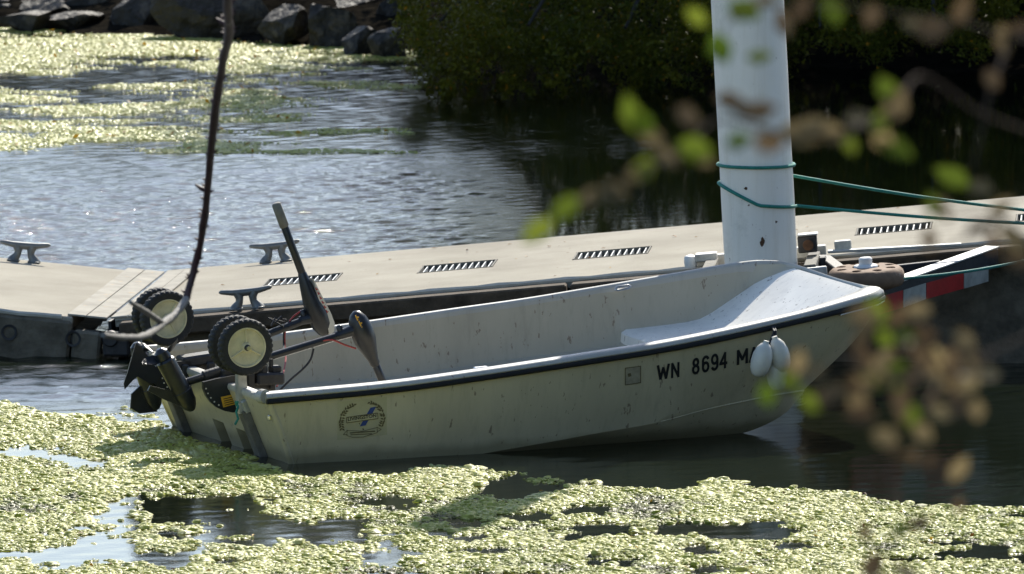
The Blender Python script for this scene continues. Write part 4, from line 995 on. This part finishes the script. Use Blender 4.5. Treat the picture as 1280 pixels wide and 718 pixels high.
# ---- two electric motors tilted up on the transom
def motor(v, label, spec):
    mo = np.array([-.06, v, .30]); w = BOAT_O+BU*mo[0]+BV*mo[1]+np.array([0, 0, mo[2]])
    t = empty('trolling_motor', tuple(w), label, 'boat motor', 'electric motors on the transom', (0, 0, BOAT_TH))
    q = lambda u, z, dv=0.: Vector((u-mo[0], dv, z-mo[2]))
    b = B(); b.tube([q(*spec['shaft'][0]), q(*spec['shaft'][1])], .0165, 14); b.obj('shaft', M['black'], t)
    b = B(); pts, rs = zip(*[(q(u, z), r) for u, z, r in spec['head']]); b.tube(pts, rs, 18, True, (0, 1, 0)); hd = b.obj('head', M['black'], t, 50)
    b = B(); u, z = spec['shaft'][0]; u2, z2 = spec['neck']; b.tube([q(u-.05, z-.05*.24), q((u+u2)/2, (z+z2)/2), q(u2, z2)], [.019, .026, .034], 14); b.lathe([(0, 0), (.012, 0), (.014, .03), (.008, .036), (0, .036)], q(u-.03, z), (-.25, 0, 1), 10); b.obj('neck', M['black'], t, 50)
    for nm, a_, c_, r_, m in spec['handle']:
        a_, c_ = q(*a_), q(*c_); b = B(); b.tube([a_, a_.lerp(c_, .05), a_.lerp(c_, .95), c_], [r_*.75, r_, r_, r_*.7], 12); b.obj(nm, M[m], t, 50)
    # underwater pod, nose cone and propeller
    ax = Vector((spec['ax'][0], 0, spec['ax'][1])).normalized(); pc = q(*spec['pod'])
    b = B(); b.lathe([(0, -.125), (.030, -.125), (.040, -.115), (.040, .03), (.0425, .032), (.0425, .042), (.041, .05), (.037, .085), (.027, .11), (.014, .126), (0, .132)], pc, ax, 28); b.obj('pod', M['black'], t, 40)
    b = B(); b.lathe([(0, 0), (.034, 0), (.030, -.03), (.012, -.045), (0, -.046)], pc-ax*.128, ax, 18); hub = b.obj('propeller_hub', M['black'], t)
    e2 = Vector((-ax.z, 0, ax.x)).normalized(); e1 = Vector((0, 1, 0))
    for k, (s, ln_, wd, ang) in enumerate(spec['blades']):
        dr = (e2*math.cos(ang)+e1*math.sin(ang))*s; wv = dr.cross(ax).normalized()*.75+ax*.55; wv.normalize(); o_ = pc-ax*.145; b = B(); P_ = []
        for i in range(7):
            f_ = i/6; wd_ = wd*math.sin(math.pi*(.12+.86*f_))**.7; c_ = o_+dr*(.02+ln_*f_)-ax*(.02*f_*f_); wv2 = (wv*(1-.4*f_)+dr.cross(ax)*.4*f_).normalized()
            P_.append([c_+wv2*wd_*x+ax*.012*(1-abs(x))*(1 if s > 0 else 1) for x in (-1, -.5, 0, .5, 1)])
        b.grid(P_); g_ = b.bm; r_ = bmesh.ops.solidify(g_, geom=g_.faces[:], thickness=.004); b.obj('blade', M['black'], hub, 50)
    b = B(); b.prism([q(u, z, -.005) for u, z in spec['skeg']], (0, 1, 0), .010); b.obj('skeg', M['black'], t)
    # clamp with the toothed tilt plate
    b = B(); b.box(q(-.02, .335), (.20, .10, .045), .008, Matrix.Rotation(-.1, 3, 'Y')); b.box(q(.0, .29, .0), (.035, .13, .07), .006); b.box(q(-.115, .27), (.03, .13, .10), .006)
    b.tube([q(.02, .27, .0), q(.10, .262, .0)], .012, 10); b.lathe([(0, 0), (.03, 0), (.032, .01), (.03, .018), (0, .018)], q(.10, .262), (1, 0, 0), 12)
    b.obj('clamp', M['blackdull'], t)
    sx = spec['shaft']; dx = np.array(sx[0])-np.array(sx[1]); at = lambda f_: tuple(np.array(sx[1])+dx*f_)
    b = B(); b.tube([q(*at(.10)), q(*at(.105)), q(*at(.30)), q(*at(.305))], [.019, .025, .025, .019], 14); b.lathe([(.028, -.008), (.032, 0), (.028, .008)], q(*at(.22)), (dx[0], 0, dx[1]), 14)
    b.obj('tilt_sleeve', M['blackdull'], t)
    off_v = spec.get('plate_v', -.08); pl = [boat_at_v(x, y, v+off_v) for x, y in spec['plate']]
    b = B(); b.prism([Vector(p)-Vector(mo) for p in pl], (0, 1, 0), .022); tp_ = b.obj('tilt_plate', M['black'], t)
    b = B()
    for x, y in spec['holes']:
        p = Vector(boat_at_v(x, y, v+off_v))-Vector(mo); b.lathe([(0, .001), (.0035, .001), (.0035, 0)], p, (0, -1, 0), 8)
    b.obj('rivet', M['cream'], tp_)
    return t, q, mo, tp_
arcp = [(254.5, 478), (254.5, 486), (258, 495), (264, 503), (272, 510), (281, 514), (291, 516), (303, 514.5), (305, 500), (305, 470), (290, 470), (270, 474)]
m1, q1, mo1, tp1 = motor(.5, 'near electric boat motor tilted up on the transom, black head with yellow lettering', dict(
    shaft=((.452, .470), (-.262, .296)), neck=(.512, .492), head=[(.478, .556, .008), (.484, .550, .024), (.495, .528, .039), (.513, .485, .050), (.532, .435, .047), (.550, .392, .034), (.568, .352, .022), (.574, .338, .022), (.580, .326, .016)],
    handle=[('handle', (.578, .334), (.632, .205), .017, 'black')], pod=(-.300, .288), ax=(.49, -.87), blades=[(1, .075, .034, .15), (-1, .075, .034, .15)],
    skeg=[(-.325, .262), (-.425, .288), (-.435, .268), (-.36, .226), (-.275, .190)], plate=arcp, holes=[(257.5, 486), (260, 492), (263.5, 497.5), (268, 502.5), (273.5, 506.5), (296, 484)]))
P4 = [boat_at_v(x, y, .5-.0805) for x, y in ((276, 496.5), (296, 492), (298, 504.5), (279, 509.5))]
b = B(); b.prism([Vector(p)-Vector(mo1) for p in P4], (0, -1, 0), .002); lab = b.obj('warning_label', M['yellow'], tp1)
b = B()
for k in range(4):
    f0 = .2+.2*k; A_, Bq = np.array(P4[0])*(1-f0)+np.array(P4[3])*f0, np.array(P4[1])*(1-f0)+np.array(P4[2])*f0
    P_ = [A_+(Bq-A_)*.12, A_+(Bq-A_)*(.85-.1*(k % 2)), A_+(Bq-A_)*(.85-.1*(k % 2))+np.array([0, 0, -.003]), A_+(Bq-A_)*.12+np.array([0, 0, -.003])]
    b.prism([Vector(p)-Vector(mo1)+Vector((0, -.0023, 0)) for p in P_], (0, -1, 0), .0008)
b.obj('label_print', M['ink'], lab)
hp = [(446, 398, 1), (450, 405, 2), (453.5, 412, 2), (456, 419, 2), (458.5, 425.5, 1.6)]
b = B()
for k, (x, y, s) in enumerate(hp):
    for dy in (-1.6, 1.0):
        c_ = Vector(boat_at_v(x+dy*.5, y+dy, .5-.043))-Vector(mo1); dn = Vector((.35, 0, -.94)); cr = Vector((.94, 0, .35)); w_ = .0085
        b.box(c_, (.004, .004, .014), .0, Matrix((cr, Vector((0, 1, 0)), -dn)).transposed()); b.box(c_+cr*.0045-dn*.004*(1 if dy > 0 else -1), (.009, .004, .004), 0, Matrix((cr, Vector((0, 1, 0)), -dn)).transposed())
b.obj('head_lettering', M['yellow'], m1)
b = B()                                        # black battery leads and connector box near the mount
b.box(q1(.085, .30, -.03), (.12, .09, .05), .008); b.box(q1(.12, .335, -.02), (.045, .05, .03), .006); b.lathe([(0, 0), (.012, 0), (.012, .03), (0, .03)], q1(.06, .325, -.05), (0, 0, 1), 10); b.lathe([(0, 0), (.009, 0), (.009, .035), (0, .035)], q1(.10, .345, -.03), (0, 0, 1), 10)
b.obj('connector_box', M['blackdull'], m1)
def wire(nm, pts, v, m, par, mo, r=.004):
    P_ = [Vector(boat_at_v(x, y, v+dv))-Vector(mo) for x, y, dv in pts]; Q = []
    for i in range(len(P_)-1):
        for f_ in np.linspace(0, 1, 5)[:-1]:
            p0, p1, p2, p3 = P_[max(i-1, 0)], P_[i], P_[i+1], P_[min(i+2, len(P_)-1)]
            Q.append(.5*((2*p1)+(p2-p0)*f_+(2*p0-5*p1+4*p2-p3)*f_**2+(-p0+3*p1-3*p2+p3)*f_**3))
    b = B(); b.tube(Q+[P_[-1]], r, 6); b.obj(nm, M[m], par)
wire('red_wire', [(445, 436, -.02), (430, 431, -.02), (415, 425, -.02), (400, 427, -.01)], .5, 'redwire', m1, mo1)
wire('black_wire', [(392, 436, 0), (388, 450, 0), (378, 462, 0), (364, 474, 0), (350, 488, 0)], .5, 'cord', m1, mo1, .0045)
m2, q2, mo2, tp2 = motor(.97, 'far electric boat motor tilted up, long handle standing upright and pale striped head', dict(
    shaft=((.47, .487), (-.232, .262)), neck=(.508, .492), head=[(.425, .692, .010), (.432, .675, .019), (.448, .625, .027), (.474, .560, .040), (.500, .500, .047), (.520, .455, .043), (.535, .422, .028), (.541, .408, .010)],
    handle=[('handle', (.435, .668), (.350, .884), .0165, 'black'), ('grip', (.354, .874), (.314, .978), .0200, 'grip')], pod=(-.262, .250), ax=(.30, -.95), blades=[(1, .085, .03, 1.2), (-1, .07, .035, 1.5)],
    skeg=[(-.29, .24), (-.335, .20), (-.34, .14), (-.30, .115), (-.22, .12)], plate=[(x-66, y-18) for x, y in arcp], plate_v=-.05, holes=[(203, 473), (205, 479), (209, 484)]))
P_ = [(.470, .655), (.488, .620), (.518, .563), (.548, .508), (.566, .462), (.562, .430), (.545, .408), (.536, .440), (.530, .470), (.512, .52), (.49, .575)]
b = B(); b.prism([q2(u, z, -.034) for u, z in P_], (0, 1, 0), .068); st_ = b.obj('head_stripe', M['cream'], m2)
b = B()
for k in range(6):
    u_, z_ = .4715+.0095*k, .612-.0195*k; b.box(q2(u_+.010, z_, -.035), (.004, .002, .013), 0, Matrix.Rotation(-.45, 3, 'Y')); b.box(q2(u_+.014, z_-.002, -.035), (.008, .002, .003), 0, Matrix.Rotation(-.45, 3, 'Y'))
b.obj('stripe_lettering', M['redtape'], st_)
for P_, dv_ in (([(170, 429), (177, 435), (190, 452), (200, 468), (196, 480), (184, 478), (172, 471), (166, 476), (156, 487), (155, 480), (160, 464), (166, 443)], -.07), ([(188, 460), (198, 452), (207, 458), (212, 476), (206, 484), (196, 478)], .03)):
    b = B(); q_ = [Vector(boat_at_v(x, y, .97+dv_+.004*abs(y-462)*(-1 if dv_ < 0 else 1)*.3))-Vector(mo2) for x, y in P_]; b.prism(q_, (.15, 1, .1), .010); b.obj('propeller_blade', M['black'], m2, 50)
wire('red_wire', [(378, 388, 0), (366, 397, 0), (357, 412, 0), (356, 430, 0), (357, 450, -.1), (353, 470, -.25), (346, 483, -.4)], .97, 'redwire', m2, mo2)
wire('black_wire', [(376, 391, 0), (364, 400, 0), (355.5, 412, 0), (354.5, 430, 0), (355, 440, -.1)], .97, 'cord', m2, mo2)
b = B(); b.tube([q2(.30, .478, -.03), q2(.33, .50, -.02), q2(.36, .47, .02), q2(.29, .49, .03), q2(.34, .455, -.02)], .004, 6); b.tube([q2(.28, .462, -.03), q2(.31, .492, 0), q2(.35, .485, -.03)], .004, 6); b.obj('cable_bundle', M['cord'], m2)

# ---- white fenders hung from the near gunwale at the bow
def fender(px, py, v, tilt, lean, label, top):
    c = boat_at_v(px, py, v); w = BOAT_O+BU*c[0]+BV*c[1]+np.array([0, 0, c[2]])
    t = empty('fender', tuple(w), label, 'fender', 'white fenders at the bow', (lean, tilt, BOAT_TH))
    b = B(); b.lathe([(0, -.074), (.012, -.073), (.028, -.064), (.039, -.04), (.044, -.01), (.042, .022), (.033, .050), (.020, .067), (.012, .072), (.012, .082), (0, .083)], (0, 0, 0), (0, 0, 1), 28); b.obj('body', M['fender'], t, 60)
    iv = (Matrix.Rotation(BOAT_TH, 3, 'Z') @ Matrix.Rotation(tilt, 3, 'Y') @ Matrix.Rotation(lean, 3, 'X')).inverted()
    pth = [iv @ Vector(BOAT_O+BU*p_[0]+BV*p_[1]+np.array([0, 0, p_[2]])-w) for p_ in top]
    b = B(); b.tube([(0, 0, .072)]+pth, .0045, 7); b.obj('hanging_cord', M['cord'], t)
r0 = boat_at_v(966, 414, -.045); r1_ = boat_at_v(963, 404, .02)
fender(952, 450, -.105, R(14), R(4), 'left white fender of the three hanging at the bow, beside the registration letters', [boat_at_v(961, 432, -.09), r0+np.array([0, -.012, 0]), r1_])
fender(974, 444, -.085, R(-16), R(0), 'right white fender of the three hanging at the bow', [boat_at_v(969, 424, -.075), r0+np.array([.01, -.012, 0]), r1_+np.array([.01, 0, 0])])
fender(971, 467, -.060, R(-4), R(0), 'lowest white fender, hanging behind the other two at the bow', [boat_at_v(971, 440, -.058), r0+np.array([.005, -.008, 0]), r1_+np.array([.005, 0, 0])])

# ================================================================== TWIGS AND LEAVES IN FRONT, out of focus
def stem_tube(b, pts, n=8, sub=5, wob=0., r=random):
    P_ = [Vector(at_y(x, y, Y)) for x, y, Y, _ in pts]; rs = [p[3] for p in pts]; Q, RR = [], []
    for i in range(len(P_)-1):
        p0, p1, p2, p3 = P_[max(i-1, 0)], P_[i], P_[i+1], P_[min(i+2, len(P_)-1)]
        for f_ in np.linspace(0, 1, sub+1)[:-1]:
            Q.append(.5*((2*p1)+(p2-p0)*f_+(2*p0-5*p1+4*p2-p3)*f_**2+(-p0+3*p1-3*p2+p3)*f_**3)+Vector((r.uniform(-1, 1), 0, r.uniform(-1, 1)))*wob); RR.append(rs[i]*(1-f_)+rs[i+1]*f_)
    Q.append(P_[-1]); RR.append(rs[-1]); return Q, RR
# thorny cane hanging in from above at the left
cr_ = random.Random(5)
Q, RR = stem_tube(None, [(287, -60, 23.5, .0135), (284, 0, 24, .0135), (286, 40, 24.5, .0130), (276, 92, 25, .0125), (266, 165, 25.4, .0125), (258, 255, 25.8, .0115), (247, 320, 26, .011), (233, 374, 26, .0115)], wob=.0012, r=cr_)
base = Q[0].copy(); t = empty('hanging_cane', base, 'long dark thorny bare cane hanging down in front of the water at left', 'branch')
b = B(); b.tube([p-base for p in Q], [r_*(1+.12*cr_.uniform(-1, 1)) for r_ in RR], 9); b.obj('stem', M['cane'], t, 60)
b = B()
for i in range(2, len(Q)-1):
    for _ in range(2):
        a_ = cr_.uniform(0, 6.28); dr = Vector((math.cos(a_), .3*math.sin(a_), .35)).normalized(); p = Q[i].lerp(Q[i+1], cr_.random())-base; b.tube([p, p+dr*(RR[i]+.004), p+dr*(RR[i]+.011)], [.006, .004, .0008], 5)
for k in (9, 24): p = Q[k]-base; b.tube([p, p+Vector((-.02, 0, .006)), p+Vector((-.036, 0, .018))], [.011, .007, .003], 6)
b.obj('thorns', M['cane'], t, 60)['kind'] = 'stuff'
Q2, R2 = stem_tube(None, [(233, 374, 26, .0115), (218, 394, 25.7, .0112), (203, 405, 25.4, .0115), (190, 415, 25, .0108), (178, 421, 24.6, .010), (155, 422, 24.2, .009), (129, 419, 23.8, .007)], wob=.0012, r=cr_)
b = B(); b.tube([p-base for p in Q2], [r_*(1+.14*cr_.uniform(-1, 1)) for r_ in R2], 8); b.obj('lower_stem', M['lichen'], t, 60)
Q3, R3 = stem_tube(None, [(203, 404, 25.4, .009), (190, 395, 25, .0085), (176, 386, 24.6, .008), (163, 378, 24.3, .006)], wob=.001, r=cr_)
b = B(); b.tube([p-base for p in Q3], R3, 8); b.obj('side_twig', M['lichen'], t, 60)

def leaf_shape(kind, seed):
    r = random.Random(seed); V, F, nu = [], [], 7
    prof = [.02, .30, .46, .50, .42, .25, .0]; cup = r.uniform(.08, .35); curl = r.uniform(-.5, .5)
    for i in range(nu):
        x = i/(nu-1)
        for j, s in enumerate((-1, -.5, 0, .5, 1)):
            w = prof[i]*.62*(1+.10*math.sin(i*2.1+seed+j)); V.append((x, s*w, cup*abs(s)*w+curl*(x-.5)**2+.03*math.sin(i*3+j*2+seed)))
    for i in range(nu-1):
        for j in range(4): F.append((i*5+j, (i+1)*5+j, (i+1)*5+j+1, i*5+j+1))
    return from_np('leaf', np.array(V), np.array(F), M[kind], np.full(len(V), r.random()), True)
LEAF = {k: [leaf_shape(k, s) for s in range(4)] for k in ('lgreen', 'ltan', 'lbrown')}
lr = random.Random(12)
def leafy(label, stems, leaves, group='leafy branches in front'):
    r0_ = stems[0][0]; base = Vector(at_y(*r0_[:3])); t = empty('leafy_branch', base, label, 'branch', group)
    for k, s in enumerate(stems):
        Q, RR = stem_tube(None, s, wob=.001, r=lr); b = B(); b.tube([p-base for p in Q], [.65*q_ for q_ in RR], 7); b.obj('stem' if k == 0 else 'twig', M['twig'], t, 60)
    for x, y, Y, L, kind, ang in leaves:           # ang: direction in which the leaf points, seen from the front
        o = link(bpy.data.objects.new('leaf', lr.choice(LEAF[kind])), t); p = Vector(at_y(x, y, Y)); sz = .8*L/FPX*Y
        d_ = Vector((math.cos(ang), lr.uniform(-.5, .5), math.sin(ang))).normalized(); up = Vector((lr.uniform(-.6, .6), -.8, lr.uniform(.1, .9))); w_ = up.cross(d_).normalized(); up = d_.cross(w_)
        o.rotation_euler = Matrix((d_, w_, up)).transposed().to_euler(); o.scale = (sz, sz*lr.uniform(.8, 1.15), sz); o.location = p-base-d_*sz*.5
    return t
G, T_n, Br = 'lgreen', 'ltan', 'lbrown'
leafy('blurred leafy twig reaching left across the white pile, green leaf at its tip', [
    [(1310, 172, 9.6, .0042), (1230, 145, 9.5, .0036), (1150, 95, 9.4, .003), (1120, 140, 9.3, .0035), (1060, 165, 9.2, .003), (990, 170, 9.2, .003), (900, 150, 9.2, .0025), (850, 195, 9.1, .0025), (800, 212, 9.0, .002), (740, 245, 9.0, .002), (668, 292, 8.9, .0015)],
    [(850, 195, 9.1, .002), (820, 170, 9.1, .0018), (790, 140, 9.1, .0015)]],
    [(672, 288, 8.9, 66, G, -2.5), (705, 262, 8.9, 62, G, -2.4), (738, 248, 9.0, 50, T_n, -2.6), (768, 240, 9.0, 46, T_n, -.4), (800, 216, 9.0, 48, T_n, .5), (805, 212, 9.0, 46, G, -1.9), (832, 198, 9.1, 54, T_n, -.7), (868, 187, 9.1, 62, G, 2.8), (880, 200, 9.1, 34, T_n, -.5),
     (790, 142, 9.1, 68, G, 1.9), (805, 155, 9.1, 50, G, -.8), (815, 172, 9.1, 44, T_n, -.4), (858, 145, 9.1, 52, Br, 2.6), (912, 128, 9.2, 58, Br, -.2), (945, 140, 9.2, 74, Br, .1), (925, 178, 9.2, 46, G, .3), (962, 178, 9.2, 54, Br, 0.),
     (1000, 168, 9.2, 70, T_n, 2.9), (1015, 160, 9.2, 60, T_n, .4), (1040, 168, 9.2, 60, T_n, -.3), (1062, 180, 9.2, 40, G, -1.3), (1072, 148, 9.2, 48, T_n, .2), (1100, 152, 9.3, 50, G, 1.2), (1118, 132, 9.3, 60, T_n, 1.2), (1108, 112, 9.3, 52, G, 2.2), (1118, 185, 9.3, 72, G, -.5), (1104, 175, 9.3, 48, T_n, -1.)])
leafy('grey blurred twig with tan leaves in the top right corner', [
    [(1310, 60, 10.4, .004), (1262, 48, 10.3, .004), (1200, 30, 10.2, .003), (1140, 36, 10.1, .0025)], [(1262, 48, 10.3, .004), (1240, 110, 10.2, .003), (1215, 215, 10.1, .0025)], [(1200, 30, 10.2, .003), (1060, 10, 10, .0025), (930, 12, 9.8, .002), (900, 60, 9.7, .0015)]],
    [(1256, 52, 10.3, 56, T_n, -1.4), (1275, 40, 10.3, 50, Br, .2), (1165, 38, 10.1, 62, Br, .1), (1140, 32, 10.1, 40, T_n, 2.9), (1205, 12, 10.2, 60, Br, 1.2), (1190, 222, 10.1, 66, G, 2.7), (1225, 235, 10.1, 50, T_n, -.3), (1240, 100, 10.2, 40, Br, -1.), (1040, 14, 10, 56, G, -1.2),
     (1000, 10, 10, 50, Br, 1.), (930, 14, 9.8, 62, G, -.3), (955, 4, 9.8, 48, T_n, .3), (900, 62, 9.7, 56, G, -1.1), (870, 20, 9.7, 48, G, 2.4), (978, 30, 9.9, 50, Br, -1.2), (1090, 20, 10, 44, Br, -1.9), (950, 72, 9.7, 44, G, .1)])
leafy('blurred leafy twig crossing the dock at the right edge', [
    [(1320, 330, 9.0, .005), (1250, 275, 9.0, .003), (1190, 262, 8.9, .0025), (1150, 255, 8.9, .002)], [(1250, 275, 9.0, .003), (1190, 310, 8.9, .002), (1160, 335, 8.9, .0015)]],
    [(1166, 258, 8.9, 46, G, 1.7), (1180, 264, 8.9, 44, T_n, -1.2), (1225, 288, 9.0, 56, Br, .3), (1252, 262, 9.0, 52, T_n, .6), (1268, 300, 9.0, 66, T_n, -.8), (1240, 300, 9.0, 44, Br, -1.6), (1160, 300, 8.9, 44, Br, -1.4), (1272, 330, 9.0, 60, Br, -.3)])
cl_ = []
kinds = [T_n, Br, Br, Br, T_n, Br, T_n, G]
for cx, cy, n_ in ((1068, 432, 4), (1105, 462, 5), (1140, 440, 5), (1178, 470, 6), (1190, 505, 5), (1120, 505, 4), (1150, 480, 4), (1070, 480, 4), (1045, 495, 3), (1110, 560, 3), (1165, 575, 3), (1190, 450, 5), (1225, 470, 3), (1085, 400, 4), (1010, 470, 4), (1140, 405, 3)):
    for _ in range(n_): cl_.append((cx+lr.gauss(0, 17), cy+lr.gauss(0, 14), lr.uniform(8.8, 9.8), lr.uniform(34, 56), lr.choice(kinds), lr.uniform(-3.1, 3.1)))
for x, y in ((1095, 478), (1120, 462), (985, 478), (960, 494), (1140, 522)): cl_.append((x, y, 9.1, 42, G, lr.uniform(-3, 3)))
leafy('dense blurred cluster of tan and green leaves in front of the bow at right', [
    [(1330, 400, 9.6, .0016), (1240, 440, 9.4, .0015), (1180, 470, 9.3, .0015), (1110, 480, 9.2, .002), (1040, 490, 9.1, .002), (970, 495, 9., .0015)], [(1180, 470, 9.3, .003), (1150, 520, 9.2, .0025), (1110, 560, 9.2, .002)],
    [(1240, 440, 9.4, .003), (1200, 510, 9.3, .002), (1165, 575, 9.3, .0018)], [(1110, 480, 9.2, .003), (1090, 440, 9.2, .002), (1070, 395, 9.1, .0015)], [(1180, 470, 9.3, .003), (1160, 430, 9.2, .002), (1140, 400, 9.2, .0015)]], cl_)
leafy('thin dark blurred twig rising from the bottom right edge', [
    [(1110, 760, 10.5, .0045), (1096, 700, 10.5, .004), (1085, 668, 10.4, .003), (1080, 655, 10.4, .002)], [(1096, 700, 10.5, .003), (1120, 672, 10.4, .0025), (1150, 655, 10.3, .002), (1180, 650, 10.3, .0015)]],
    [(1128, 664, 10.4, 50, G, .5), (1150, 655, 10.3, 42, Br, .4), (1200, 632, 10.3, 34, Br, 1.5), (1090, 710, 10.5, 54, Br, -2.), (1130, 716, 10.5, 56, Br, -.3), (1080, 664, 10.4, 34, Br, 1.9)])
